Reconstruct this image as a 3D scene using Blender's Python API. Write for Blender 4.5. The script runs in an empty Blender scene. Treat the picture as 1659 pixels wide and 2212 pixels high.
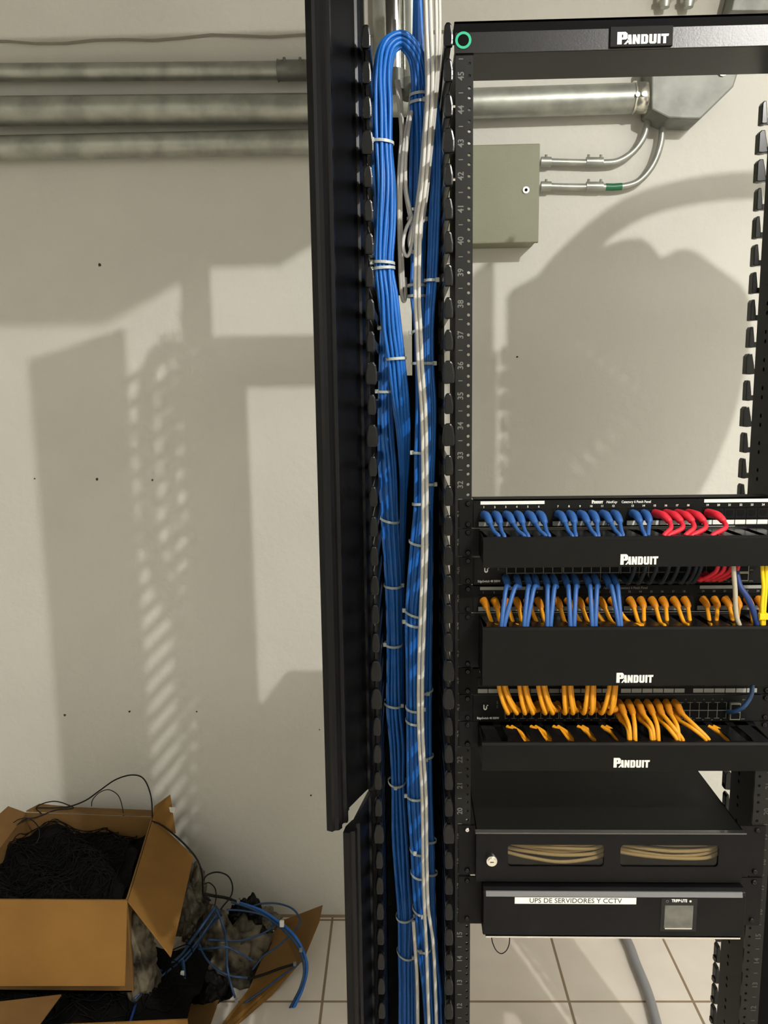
import bpy, bmesh, math, random
from mathutils import Vector, Matrix
from math import sin, cos, pi
random.seed(7)
SC = bpy.context.scene
COL = SC.collection

# ------------------------------------------------------------------ camera
CAM = Vector((-.09254, -1.19957, 1.64703)); PITCH, YAW, ROLL, F = .15706, -.02979, .01368, 1715.16
def _axes():
    cp, sp, cy, sy, cr, sr = cos(PITCH), sin(PITCH), cos(YAW), sin(YAW), cos(ROLL), sin(ROLL)
    f = Vector((sy*cp, cy*cp, -sp)); r = Vector((cy, -sy, 0)); d = f.cross(r)
    return cr*r+sr*d, -sr*r+cr*d, f
RX, DN, FW = _axes()
cam = bpy.data.cameras.new('camera'); co = bpy.data.objects.new('camera', cam); COL.objects.link(co)
cam.sensor_fit = 'VERTICAL'; cam.sensor_height = 36; cam.lens = F*36/2212; cam.clip_start = .02
co.matrix_world = Matrix(((RX.x, -DN.x, -FW.x, CAM.x), (RX.y, -DN.y, -FW.y, CAM.y), (RX.z, -DN.z, -FW.z, CAM.z), (0, 0, 0, 1)))
SC.camera = co
# ------------------------------------------------------------------ view, world, light
SC.view_settings.view_transform = 'Standard'; SC.view_settings.look = 'None'
SC.view_settings.gamma = 1; SC.view_settings.exposure = -0.05; SC.view_settings.use_curve_mapping = False
w = bpy.data.worlds.new('world'); SC.world = w; w.use_nodes = True
w.node_tree.nodes['Background'].inputs[0].default_value = (.9, .95, 1, 1)
w.node_tree.nodes['Background'].inputs[1].default_value = .02
def lamp(name, kind, loc, power, size, col, rot=(0, 0, 0), size_y=None):
    l = bpy.data.lights.new(name, kind); l.energy = power; l.color = col
    if kind == 'AREA':
        l.size = size
        if size_y: l.shape = 'RECTANGLE'; l.size_y = size_y
    else: l.shadow_soft_size = size
    o = bpy.data.objects.new(name, l); o.location = loc; o.rotation_euler = rot; COL.objects.link(o)
    return o
lamp('main_lamp', 'POINT', (1.25, -1.94, 2.93), 232, .022, (1, .975, .93))
lamp('far_fill_light', 'AREA', (-1.3, -2.6, 2.96), 17, 1.2, (.95, 1, .95), (0, 0, 0), .4)  # added soft fill for the ambient level, no known fixture
lamp('right_fill_light', 'AREA', (1.75, -1.3, 2.96), 31, .8, (1, .98, .93), (0, 0, 0), .8)  # added fill that lifts the shade on the right wall

# ------------------------------------------------------------------ helpers
def at(u, v, Y=None, Z=None, X=None):
    d = RX*((u-829.5)/F) + DN*((v-1106)/F) + FW
    t = (Y-CAM.y)/d.y if Y is not None else ((Z-CAM.z)/d.z if Z is not None else (X-CAM.x)/d.x)
    return CAM + d*t
def wpos(o):
    p = Vector((0, 0, 0))
    while o: p += o.location; o = o.parent
    return p
def tag(o, label=None, cat=None, group=None, kind=None):
    if label: o['label'] = label
    if cat: o['category'] = cat
    if group: o['group'] = group
    if kind: o['kind'] = kind
    return o
def empty(name, loc, label, cat, group=None):
    o = bpy.data.objects.new(name, None); o.location = loc; o.empty_display_size = .05; COL.objects.link(o)
    return tag(o, label, cat, group)
def setup(name, me, mat, parent, loc=None):
    """mesh in world coordinates -> object whose origin sits at its parent (or at loc)"""
    o = bpy.data.objects.new(name, me); COL.objects.link(o)
    if parent is not None:
        me.transform(Matrix.Translation(-wpos(parent))); o.parent = parent
    elif loc is not None:
        me.transform(Matrix.Translation(-Vector(loc))); o.location = loc
    if mat and not me.materials: me.materials.append(mat)
    return o
class MB:
    def __init__(s): s.v = []; s.f = []; s.sm = []
    def add(s, vs, fs, smooth=False):
        n = len(s.v); s.v += [tuple(v) for v in vs]; s.f += [[i+n for i in f] for f in fs]; s.sm += [smooth]*len(fs); return s
    def box(s, x0, x1, y0, y1, z0, z1):
        return s.add([(x0, y0, z0), (x1, y0, z0), (x1, y1, z0), (x0, y1, z0), (x0, y0, z1), (x1, y0, z1), (x1, y1, z1), (x0, y1, z1)],
                     [(0, 3, 2, 1), (4, 5, 6, 7), (0, 1, 5, 4), (1, 2, 6, 5), (2, 3, 7, 6), (3, 0, 4, 7)])
    def prism(s, poly, d):
        """closed polygon of 3-D points, swept by vector d"""
        n = len(poly); d = Vector(d); a = [Vector(p) for p in poly]
        return s.add(a+[p+d for p in a], [list(range(n))[::-1], list(range(n, 2*n))]+[(i, (i+1) % n, (i+1) % n+n, i+n) for i in range(n)])
    def tube(s, pts, r, seg=8, side=None, flat=1.0, caps=True):
        pts = [Vector(p) for p in pts]; n = len(pts); R = r if isinstance(r, (list, tuple)) else [r]*n
        vs = []; ref = Vector(side) if side else Vector((0.31, .9, .2)); 
        for i, p in enumerate(pts):
            t = (pts[min(i+1, n-1)]-pts[max(i-1, 0)]).normalized()
            a = t.cross(ref)
            if a.length < 1e-4: a = t.cross(Vector((1, .2, .1)))
            a.normalize(); b = t.cross(a).normalized()
            if not side: ref = -b if False else ref
            for k in range(seg):
                q = 2*pi*k/seg; vs.append(p+a*(cos(q)*R[i])+b*(sin(q)*R[i]*flat))
        fs = [(i*seg+k, i*seg+(k+1) % seg, (i+1)*seg+(k+1) % seg, (i+1)*seg+k) for i in range(n-1) for k in range(seg)]
        s.add(vs, fs, True)
        if caps: s.add(vs[:seg], [list(range(seg))[::-1]]); s.add(vs[-seg:], [list(range(seg))])
        return s
    def build(s, name, mat, parent=None, bevel=0, loc=None, smooth=None):
        me = bpy.data.meshes.new(name); me.from_pydata(s.v, [], s.f)
        for p, q in zip(me.polygons, s.sm): p.use_smooth = q if smooth is None else smooth
        bm = bmesh.new(); bm.from_mesh(me)
        bmesh.ops.recalc_face_normals(bm, faces=bm.faces)
        if bevel:
            bmesh.ops.bevel(bm, geom=bm.edges[:], offset=bevel, segments=2, affect='EDGES', profile=.6)
        bm.to_mesh(me); bm.free()
        return setup(name, me, mat, parent, loc)
def box(name, mat, parent, x0, x1, y0, y1, z0, z1, bevel=0):
    return MB().box(x0, x1, y0, y1, z0, z1).build(name, mat, parent, bevel)
def spline(pts, n=8):
    """Catmull-Rom through tuples of any length"""
    P = [tuple(map(float, p)) for p in pts]; P = [P[0]]+P+[P[-1]]; out = []
    for i in range(1, len(P)-2):
        for k in range(n):
            t = k/n; out.append(tuple(.5*((2*b)+(-a+c)*t+(2*a-5*b+4*c-d)*t*t+(-a+3*b-3*c+d)*t**3) for a, b, c, d in zip(P[i-1], P[i], P[i+1], P[i+2])))
    out.append(P[-2]); return out
def pix(pts): return [at(u, v, Y=y) for u, v, y in pts]
def flat2d(loops, depth, frame):
    """filled 2-D outlines (inner loops are holes) -> mesh; frame maps local (x,y,z) to the world"""
    cu = bpy.data.curves.new('outline', 'CURVE'); cu.dimensions = '2D'; cu.fill_mode = 'BOTH'; cu.extrude = depth/2
    for L in loops:
        sp = cu.splines.new('POLY'); sp.points.add(len(L)-1); sp.use_cyclic_u = True
        for p, (x, y) in zip(sp.points, L): p.co = (x, y, 0, 1)
    ob = bpy.data.objects.new('outline', cu); me = bpy.data.meshes.new_from_object(ob)
    bpy.data.objects.remove(ob); me.transform(frame); me.materials.clear(); return me
def front(x, y, z): return Matrix(((1, 0, 0, x), (0, 0, -1, y), (0, 1, 0, z), (0, 0, 0, 1)))   # local xy -> world XZ, facing -Y
def side(x, y, z): return Matrix(((0, 0, 1, x), (1, 0, 0, y), (0, 1, 0, z), (0, 0, 0, 1)))     # local x -> Y, y -> Z
def circ(x, y, r, n=12): return [(x+r*cos(2*pi*k/n), y+r*sin(2*pi*k/n)) for k in range(n)]
def rrect(x0, x1, y0, y1, r, n=4):
    o = []
    for cx, cy, a in ((x1-r, y1-r, 0), (x0+r, y1-r, pi/2), (x0+r, y0+r, pi), (x1-r, y0+r, 1.5*pi)):
        o += [(cx+r*cos(a+pi/2*k/n), cy+r*sin(a+pi/2*k/n)) for k in range(n+1)]
    return o
def text(name, s, mat, parent, x, y, z, size, rot=0, bold=0, sx=1, shear=0, align='CENTER'):
    cu = bpy.data.curves.new('text', 'FONT'); cu.body = s; cu.size = size; cu.extrude = .0001; cu.offset = bold
    cu.align_x = align; cu.align_y = 'CENTER'; cu.shear = shear; cu.resolution_u = 3
    ob = bpy.data.objects.new('text', cu); me = bpy.data.meshes.new_from_object(ob); bpy.data.objects.remove(ob)
    me.transform(Matrix.Diagonal((sx, 1, 1, 1))); me.transform(Matrix.Rotation(rot, 4, 'Z')); me.transform(front(x, y, z)); me.materials.clear()
    return setup(name, me, mat, parent) if name else me
def join(meshes):
    bm = bmesh.new()
    for m in meshes: bm.from_mesh(m)
    me = bpy.data.meshes.new('joined'); bm.to_mesh(me); bm.free(); return me

# ------------------------------------------------------------------ materials
def mat(name, col, rough=.5, metal=0, bump=0, bscale=60, var=0, vscale=8, spec=.5, trans=0, coat=0, stretch=None, var2=None):
    m = bpy.data.materials.new(name); m.use_nodes = True; nt = m.node_tree; b = nt.nodes['Principled BSDF']
    b.inputs['Base Color'].default_value = (*col, 1); b.inputs['Roughness'].default_value = rough; b.inputs['Metallic'].default_value = metal
    b.inputs['Specular IOR Level'].default_value = spec; b.inputs['Transmission Weight'].default_value = trans; b.inputs['Coat Weight'].default_value = coat
    tc = nt.nodes.new('ShaderNodeTexCoord'); mp = nt.nodes.new('ShaderNodeMapping'); nt.links.new(tc.outputs['Object'], mp.inputs[0])
    if stretch: mp.inputs['Scale'].default_value = stretch
    if var:
        n = nt.nodes.new('ShaderNodeTexNoise'); n.inputs['Scale'].default_value = vscale; n.inputs['Detail'].default_value = 5
        nt.links.new(mp.outputs[0], n.inputs['Vector'])
        r = nt.nodes.new('ShaderNodeValToRGB'); r.color_ramp.elements[0].position = .35; r.color_ramp.elements[1].position = .65
        c2 = var2 or tuple(min(1, c*(1+var)) for c in col); c1 = col if var2 else tuple(c*(1-var) for c in col)
        r.color_ramp.elements[0].color = (*c1, 1); r.color_ramp.elements[1].color = (*c2, 1)
        nt.links.new(n.outputs[0], r.inputs[0]); nt.links.new(r.outputs[0], b.inputs['Base Color'])
    if bump:
        n = nt.nodes.new('ShaderNodeTexNoise'); n.inputs['Scale'].default_value = bscale; n.inputs['Detail'].default_value = 6
        nt.links.new(mp.outputs[0], n.inputs['Vector'])
        u = nt.nodes.new('ShaderNodeBump'); u.inputs['Strength'].default_value = bump; u.inputs['Distance'].default_value = .003
        nt.links.new(n.outputs[0], u.inputs['Height']); nt.links.new(u.outputs[0], b.inputs['Normal'])
    return m
M = {}
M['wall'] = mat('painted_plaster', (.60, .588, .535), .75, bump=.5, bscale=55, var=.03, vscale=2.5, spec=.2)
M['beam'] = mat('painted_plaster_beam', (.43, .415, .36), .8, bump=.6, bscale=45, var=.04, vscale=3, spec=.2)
M['ceiling'] = mat('ceiling_paint', (.5, .49, .46), .8, bump=.3)
M['black'] = mat('black_powder_coat', (.0030, .0030, .0032), .42, bump=.10, bscale=900, var=.2, vscale=20, spec=.16)
M['cover'] = mat('black_textured_cover', (.0045, .0046, .0039), .5, bump=.12, bscale=1200, spec=.1)
M['rail'] = mat('rail_black', (.0085, .0088, .0078), .45, bump=.1, bscale=900, spec=.2)
M['gloss'] = mat('glossy_black_steel', (.0045, .0045, .005), .26, bump=.03, bscale=500, spec=.3)
M['bar'] = mat('bar_black_steel', (.006, .006, .006), .33, bump=.05, bscale=400, spec=.35)
M['tip'] = mat('polished_black', (.02, .02, .02), .18, spec=.9, coat=.6)
M['dull'] = mat('dull_black', (.0016, .0016, .0018), .7, spec=.08)
M['door'] = mat('scuffed_black_door', (.0026, .0026, .003), .34, bump=.03, bscale=200, var=.4, vscale=14, stretch=(1, 1, .25), spec=.2)
M['knob'] = mat('black_plastic', (.0028, .0028, .003), .25, spec=.3)
M['blue'] = mat('blue_cable_jacket', (.009, .125, .47), .42, var=.08, vscale=20)
M['white_cable'] = mat('white_cable_jacket', (.56, .545, .50), .4, spec=.3)
M['tie'] = mat('nylon_tie', (.50, .55, .52), .38, trans=.1)
M['galv'] = mat('galvanised_steel', (.36, .37, .33), .42, metal=.65, bump=.1, bscale=30, var=.18, vscale=18)
M['galvd'] = mat('galvanised_sheet', (.17, .175, .155), .5, metal=.4, bump=.1, bscale=30, var=.22, vscale=16)
M['zinc'] = mat('bright_zinc', (.75, .74, .65), .25, metal=.9)
M['chrome'] = mat('polished_steel', (.7, .68, .64), .18, metal=1)
M['green_box'] = mat('olive_grey_enamel', (.185, .19, .115), .5, bump=.08, bscale=300, var=.04)
M['green_tape'] = mat('green_tape', (.01, .13, .05), .4)
M['green_ring'] = mat('green_sticker', (.01, .36, .19), .5)
M['print'] = mat('white_print', (.66, .66, .62), .6, spec=.2)
M['print_dim'] = mat('grey_print', (.12, .125, .115), .6)
M['print_faint'] = mat('dark_grey_print', (.045, .046, .042), .6)  # darker grey for the right post numbers
M['label_dim'] = mat('grey_label_insert', (.22, .225, .205), .6)
M['port'] = mat('port_socket', (.0015, .0015, .002), .5, spec=.1)
M['port_frame'] = mat('port_metal', (.17, .17, .13), .4, metal=.4)
M['screen'] = mat('lcd_film', (.10, .10, .085), .14, var=.3, vscale=30)
M['pblue'] = mat('blue_patch_jacket', (.024, .085, .26), .45, spec=.3)
M['navy'] = mat('navy_patch_jacket', (.012, .032, .13), .45, spec=.3)
M['red'] = mat('red_patch_jacket', (.55, .018, .035), .5, spec=.3)
M['yellow'] = mat('amber_patch_jacket', (.62, .26, .010), .5, spec=.3)
M['amber_boot_shaded'] = mat('shaded_amber_plastic', (.46, .165, .006), .5, spec=.3)  # darker copy of the amber: shade on the boots put into the colour
M['lemon'] = mat('yellow_patch_jacket', (.70, .48, .008), .5, spec=.3)
M['cream'] = mat('cream_patch_jacket', (.36, .32, .24), .45)
M['dark_cord'] = mat('dark_patch_jacket', (.010, .018, .024), .5, spec=.2)
M['fibre'] = mat('tan_fibre_jacket', (.66, .52, .26), .45)
M['card'] = mat('cardboard', (.235, .12, .030), .85, bump=.15, bscale=40, var=.10, vscale=6, spec=.15)
M['cardd'] = mat('cardboard_plain', (.18, .098, .033), .85, bump=.15, bscale=40, var=.1, spec=.15)
M['wire'] = mat('black_wire', (.006, .006, .006), .5, spec=.2)
M['heap'] = mat('dark_tangle', (.003, .0028, .0028), .7, bump=1, bscale=70, spec=.12)
M['bag'] = mat('crumpled_film', (.17, .145, .10), .45, bump=1.0, bscale=30, var=.5, vscale=16, var2=(.02, .016, .012), spec=.2)
M['dark_bag'] = mat('dark_crumpled_film', (.003, .003, .003), .4, bump=1, bscale=22, var=.5, vscale=9, spec=.15)
M['old_blue'] = mat('dusty_blue_cable', (.010, .045, .12), .5)
M['pvc'] = mat('grey_flexible_tube', (.22, .22, .23), .5)
M['white_paint'] = mat('white_label', (.82, .81, .76), .5)
M['ink'] = mat('black_ink', (.03, .03, .03), .6)
M['hole'] = mat('drilled_hole', (.05, .035, .03), .9)
# clear tinted window
def tinted():
    m = bpy.data.materials.new('tinted_acrylic'); m.use_nodes = True; nt = m.node_tree; nt.nodes.clear()
    o = nt.nodes.new('ShaderNodeOutputMaterial'); t = nt.nodes.new('ShaderNodeBsdfTransparent'); g = nt.nodes.new('ShaderNodeBsdfGlossy'); x = nt.nodes.new('ShaderNodeMixShader')
    t.inputs[0].default_value = (.72, .70, .66, 1); g.inputs['Roughness'].default_value = .08; x.inputs[0].default_value = .025
    nt.links.new(t.outputs[0], x.inputs[1]); nt.links.new(g.outputs[0], x.inputs[2]); nt.links.new(x.outputs[0], o.inputs[0])
    return m
M['glass'] = tinted()
# tiled floor
def tiles():
    m = bpy.data.materials.new('ceramic_tiles'); m.use_nodes = True; nt = m.node_tree; b = nt.nodes['Principled BSDF']
    tc = nt.nodes.new('ShaderNodeTexCoord'); mp = nt.nodes.new('ShaderNodeMapping'); nt.links.new(tc.outputs['Object'], mp.inputs[0])
    mp.inputs['Rotation'].default_value = (0, 0, -.0117)
    br = nt.nodes.new('ShaderNodeTexBrick'); nt.links.new(mp.outputs[0], br.inputs['Vector'])
    br.offset = 0; br.inputs['Scale'].default_value = 1; br.inputs['Brick Width'].default_value = 1/3; br.inputs['Row Height'].default_value = 1/3
    br.inputs['Mortar Size'].default_value = .0042; br.inputs['Mortar Smooth'].default_value = .3
    br.inputs['Color1'].default_value = (.78, .71, .63, 1); br.inputs['Color2'].default_value = (.75, .685, .605, 1); br.inputs['Mortar'].default_value = (.26, .19, .115, 1)
    n = nt.nodes.new('ShaderNodeTexNoise'); n.inputs['Scale'].default_value = 9; nt.links.new(tc.outputs['Object'], n.inputs['Vector'])
    mx = nt.nodes.new('ShaderNodeMixRGB'); mx.blend_type = 'MULTIPLY'; mx.inputs[0].default_value = .18
    nt.links.new(br.outputs[0], mx.inputs[1]); nt.links.new(n.outputs[0], mx.inputs[2]); nt.links.new(mx.outputs[0], b.inputs['Base Color'])
    b.inputs['Roughness'].default_value = .38
    u = nt.nodes.new('ShaderNodeBump'); u.invert = True; u.inputs['Strength'].default_value = .4; u.inputs['Distance'].default_value = .002
    nt.links.new(br.outputs['Fac'], u.inputs['Height']); nt.links.new(u.outputs[0], b.inputs['Normal'])
    return m
M['tiles'] = tiles()

# ------------------------------------------------------------------ the room
WY = 1.066
XL, XR, YB, ZC = -2.4, 2.3, -3.6, 3.0
def struct(o): o['kind'] = 'structure'; return o
wall = struct(box('wall_back', M['wall'], None, XL-.1, XR+.1, WY, WY+.12, -.05, ZC+.05))
struct(box('wall_left', M['wall'], None, XL-.12, XL, YB, WY, -.05, ZC+.05))
struct(box('wall_right', M['wall'], None, XR, XR+.12, YB, WY, -.05, ZC+.05))
struct(box('wall_front', M['wall'], None, XL-.1, XR+.1, YB-.12, YB, -.05, ZC+.05))
struct(box('ceiling', M['ceiling'], None, XL-.1, XR+.1, YB-.1, WY+.1, ZC, ZC+.1))
fm = MB().box(XL-.1, XR+.1, YB-.1, WY+.1, -.05, 0)
fl = struct(fm.build('floor', M['tiles'], None, loc=(-.3352, .7153, 0)))
# plaster beam along the top of the wall, with a slightly wavy lower edge
poly = [(XL, WY-.0, 3.0)]
n = 60
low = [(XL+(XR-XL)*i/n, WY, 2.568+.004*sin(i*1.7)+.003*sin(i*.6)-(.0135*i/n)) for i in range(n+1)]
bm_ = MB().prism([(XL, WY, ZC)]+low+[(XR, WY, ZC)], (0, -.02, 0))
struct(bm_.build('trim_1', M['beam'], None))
# drilled holes in the wall
for u, v, r in ((215, 572, .005), (1117, 771, .0032), (75, 1034, .0025), (210, 1035, .0042), (329, 1037, .0032), (140, 1545, .004), (280, 1537, .0035), (425, 1537, .003), (690, 1576, .0022), (672, 1718, .003)):
    p = at(u, v, Y=WY)
    vs = [(p.x+r*random.uniform(.7, 1.25)*cos(2*pi*k/9), WY-.0006, p.z+r*random.uniform(.7, 1.25)*sin(2*pi*k/9)) for k in range(9)]
    MB().prism(vs, (0, .002, 0)).build('drilled_hole', M['hole'], wall)
# fine grout/edge strip where floor and wall meet
struct(box('baseboard_back', mat('grout_line', (.30, .22, .14), .8), None, XL, XR, WY-.006, WY, 0, .006))

# ------------------------------------------------------------------ conduits on the wall
def conduit(name, label, pts, r, cat='conduit', m='galv', group=None, seg=20, couplings=()):
    root = empty(name, pts[0], label, cat, group)
    MB().tube(pts, r, seg).build('pipe', M[m], root)
    for c0, c1, rr in couplings:
        c0 = Vector(c0); c1 = Vector(c1); d = (c1-c0)
        k = MB().tube([c0, c0+d*.03, c0+d*.04, c0+d*.96, c0+d*.97, c1], [rr*1.08, rr*1.08, rr, rr, rr*1.08, rr*1.08], seg)
        for q in (.25, .75):
            s0 = c0+d*q+Vector((0, -rr*.7, rr*.7)); k.tube([s0, s0+Vector((0, -.005, .005))], .004, 8)
        k.build('coupling', M['galvd'], root)
    return root
G = 'galvanised conduits running along the wall'
y1 = WY-.035; y2 = WY-.05; y3 = WY-.042
a0, a1 = at(0, 157, Y=y1), at(690, 152, Y=y1); dx = (a1-a0)
l0 = a0-dx*1.0; e0 = at(775, 151, Y=y1)
R_ = .10
def elbow(p, up, r=R_):  # from horizontal running +X into vertical
    return [p+Vector((r*sin(t), 0, up*r*(1-cos(t)))) for t in [pi/2*k/8 for k in range(9)]]
pts = [l0, a0, e0]+elbow(e0, 1, .06)[1:]; pts.append(pts[-1]+Vector((0, 0, .45)))
c0, c1 = at(600, 152.5, Y=y1), at(668, 152, Y=y1)
conduit('wall_conduit', 'topmost and thinnest of the three conduits on the left wall, with a set-screw coupling', pts, .0225, couplings=[(c0, c1, .0255)], group=G)
b0, b1, b2 = at(0, 240, Y=y2), at(690, 234, Y=y2), at(1380, 212, Y=y2)
conduit('wall_conduit', 'thick middle conduit running behind the rack to the cast fitting', [b0-(b1-b0), b0, b1, b2], .0365, group=G)
d0, d1 = at(0, 320, Y=y3), at(690, 305.5, Y=y3); e0 = at(745, 305, Y=y3)
pts = [d0-(d1-d0), d0, e0]+elbow(e0, 1, .11)[1:]; pts.append(pts[-1]+Vector((0, 0, .5)))
conduit('wall_conduit', 'lowest of the three conduits on the left wall, just under the thick one', pts, .0315, group=G)
# pull box (cast fitting) at the right end of the thick conduit
root = empty('conduit_fitting', at(1420, 212, Y=WY-.05), 'grey galvanised pull fitting with a sloped cover, right of the thick conduit', 'conduit fitting')
o = [at(u, v, Y=WY-.10) for u, v in ((1408, 120), (1407, 236), (1445, 255), (1513, 257), (1585, 187), (1597, 150), (1600, 120))]
MB().prism(o, (0, .095, 0)).build('fitting_body', M['galvd'], root, bevel=.004)
q0, q1 = at(1366, 212, Y=y2), at(1412, 211, Y=y2)
k = MB().tube([q0, q0+(q1-q0)*.1, q0+(q1-q0)*.12, q1-(q1-q0)*.25, q1-(q1-q0)*.2, q1], [.040, .040, .038, .038, .045, .045], 24)
k.build('connector', M['zinc'], root)
k = MB()
for u, v in ((1377, 205), (1390, 204)): p = at(u, v, Y=y2-.038); k.tube([p+Vector((0, .004, 0)), p+Vector((0, -.005, 0))], .006, 10)
k.build('set_screw', M['galv'], root)
p = at(1560, 156, Y=WY-.10); MB().tube([p+Vector((0, .002, 0)), p+Vector((0, -.006, 0))], .011, 12).build('cover_screw', M['zinc'], root)
p0, p1 = at(1410, 250, Y=y2), at(1408, 120, Y=y2)
p = at(1406, 165, Y=WY-.11)
# two hex connectors dropping from the ceiling, seen just over the rack bar
for i, (u, lab) in enumerate(((1437, 'left one of two bolt-like conduit ends above the rack bar'), (1488, 'right one of two bolt-like conduit ends above the rack bar'))):
    p = at(u, 0, Y=y2); r0 = empty('conduit_end', p, lab, 'conduit fitting', 'conduit ends above the rack bar')
    MB().tube([p+Vector((0, 0, -.018)), p+Vector((0, 0, .0)), p+Vector((0, 0, .30))], [.011, .015, .015], 12).build('pipe', M['galv'], r0)
    MB().tube([p+Vector((0, 0, -.004)), p+Vector((0, 0, .006))], .021, 6).build('locknut', M['zinc'], r0)
    MB().box(p.x-.028, p.x+.028, WY-.012, WY-.004, p.z-.002, p.z+.014).build('strap', M['galvd'], r0)
# corner of a second sheet metal box above
o = [at(u, v, Y=WY-.10) for u, v in ((1580, 22), (1600, -60), (1760, -60), (1760, 22))]
tag(MB().prism(o, (0, .095, 0)).build('junction_box', M['galvd'], None, bevel=.003), 'grey metal junction box corner at the top right above the rack bar', 'junction box')
# olive electrical box
p = at(1020, 310, Y=.96); q = at(1165, 525, Y=.96)
root = empty('electrical_box', (.17, WY, q.z), 'olive grey square electrical box on the wall behind the rack', 'electrical box')
zt, zb = at(1100, 311, Y=.96).z, at(1100, 525, Y=.96).z; xr = at(1165, 420, Y=.96).x; xl = xr-.36
box('box_body', M['green_box'], root, xl+.003, xr-.004, .972, WY-.001, zb+.004, zt-.004, .003)
dr = box('door', M['green_box'], root, xl, xr, .96, .9725, zb, zt, .003)
p = at(1136, 411, Y=.96)
MB().tube([p, p+Vector((0, -.004, 0))], .0085, 20).build('lock', M['chrome'], dr)
MB().tube([p+Vector((0, -.0035, 0)), p+Vector((0, -.0050, 0))], .004, 12).build('lock', M['dull'], dr)
# small conduits from the box to the fitting
y4 = WY-.025
def small(lab, pl, tape=None):
    pts = [Vector(p) for p in spline([tuple(at(u, v, Y=y4)) for u, v in pl], 6)]
    r0 = empty('thin_conduit', pts[0], lab, 'conduit', 'thin conduits from the electrical box')
    MB().tube(pts, .0088, 14).build('pipe', M['galv'], r0)
    u0, v0 = pl[0]
    for a, b, rr in ((u0, u0+22, .0125), (u0+98, u0+134, .0118)):
        A, B = at(a, v0+.5, Y=y4), at(b, v0+.8, Y=y4)
        k = MB().tube([A, B], rr, 14)
        for t in ((.5,) if a == u0 else (.12, .85)):
            s0 = A+(B-A)*t; k.tube([s0, s0+Vector((0, -.006, .017))], .0035, 8)
        k.build('connector', M['galv'], r0)
    if tape: MB().tube([at(u, v, Y=y4) for u, v in tape], .0094, 14).build('tape', M['green_tape'], r0)
small('upper thin conduit leaving the olive box and bending up to the fitting', [(1168, 349), (1240, 351), (1300, 352), (1335, 348), (1367, 328), (1390, 296), (1399, 262), (1400, 235)])
small('lower thin conduit with green tape, leaving the olive box and bending up', [(1168, 402), (1240, 404), (1300, 404), (1345, 403), (1380, 391), (1410, 356), (1427, 310), (1431, 270), (1432, 245)], tape=[(1308, 404), (1325, 404.3), (1343, 403)])
k = MB(); p = at(1432, 258, Y=y4); k.tube([p+Vector((0, 0, -.012)), p+Vector((0, 0, .012))], .0125, 14)
p = at(1401, 248, Y=y4); k.tube([p+Vector((0, 0, -.012)), p+Vector((0, 0, .012))], .0125, 14)
k.build('connector', M['galv'], bpy.data.objects['conduit_fitting'])

# ------------------------------------------------------------------ the rack
U = .04445; Z0 = .0755
def zU(k): return Z0+(k-.5)*U        # bottom of unit k
RH = 2.24
rack = empty('equipment_rack', (.23, .07, 0), 'black open two-post equipment rack holding the patch panels', 'rack')
def post(x0, x1, xh, xw0, xw1, name, digits_x, ztop=2.118):
    ms = [flat2d([[(x0, .02), (x1, .02), (x1, zU(1)), (x0, zU(1))]], .0045, front(0, .00225, 0)), flat2d([[(x0, zU(46)), (x1, zU(46)), (x1, ztop), (x0, ztop)]], .0045, front(0, .00225, 0))]
    ws = [flat2d([[(.0025, .02), (.15, .02), (.15, zU(1)), (.0025, zU(1))]], xw1-xw0, side((xw0+xw1)/2, 0, 0)), flat2d([[(.0025, zU(46)), (.15, zU(46)), (.15, ztop), (.0025, ztop)]], xw1-xw0, side((xw0+xw1)/2, 0, 0))]
    for kk in range(1, 46):
        za, zb_ = zU(kk), zU(kk+1)
        ms.append(flat2d([[(x0, za), (x1, za), (x1, zb_), (x0, zb_)]]+[circ(xh, za+dz, .0024, 8) for dz in (.00635, .02223, .0381)], .0045, front(0, .00225, 0)))
        ws.append(flat2d([[(.0025, za), (.15, za), (.15, zb_), (.0025, zb_)]]+[circ(.118, za+dz, .0036, 10) for dz in (.012, .0268)], xw1-xw0, side((xw0+xw1)/2, 0, 0)))
    p = setup(name, join(ms), M['rail'], rack)
    setup('post_web', join(ws), M['black'], p)
    ms = []
    for kk in range(6, 46):
        ms.append(text(None, str(kk), None, None, digits_x, -.0002, zU(kk)+U/2, .0118, pi/2, bold=.0002, sx=1))
        ms.append(text(None, 'I', None, None, digits_x, -.0002, zU(kk+1), .0085, pi/2, bold=.0002))
    setup('unit_numbers', join(ms), M['print_dim'] if x0 < .1 else M['print_faint'], p)
    return p
pl_ = post(-.0195, .0055, 0, -.0195, -.017, 'post', -.0115)
pr_ = post(.458, .488, .465, .484, .4865, 'post', .4795, 2.28)  # right post extended out of view to lengthen its wall shadow
MB().box(-.08, .01, -.12, .30, 0, .02).box(.45, .56, -.12, .30, 0, .02).box(-.08, .56, .03, .12, 0, .02).build('base_foot', M['black'], rack, bevel=.003)
# top bar: C channel
zb = 2.107
top = MB().box(-.0195, .49, .0, .10, zb-.003, zb).box(-.0195, .49, -.004, -.001, zb-.003, zb+.0235)
tb = top.build('top_bar', M['bar'], rack)
MB().box(-.0195, .49, .028, .031, zb, zb+.051).box(-.0195, .49, .028, .10, zb+.048, zb+.051).build('bar_web', M['dull'], tb)
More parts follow.
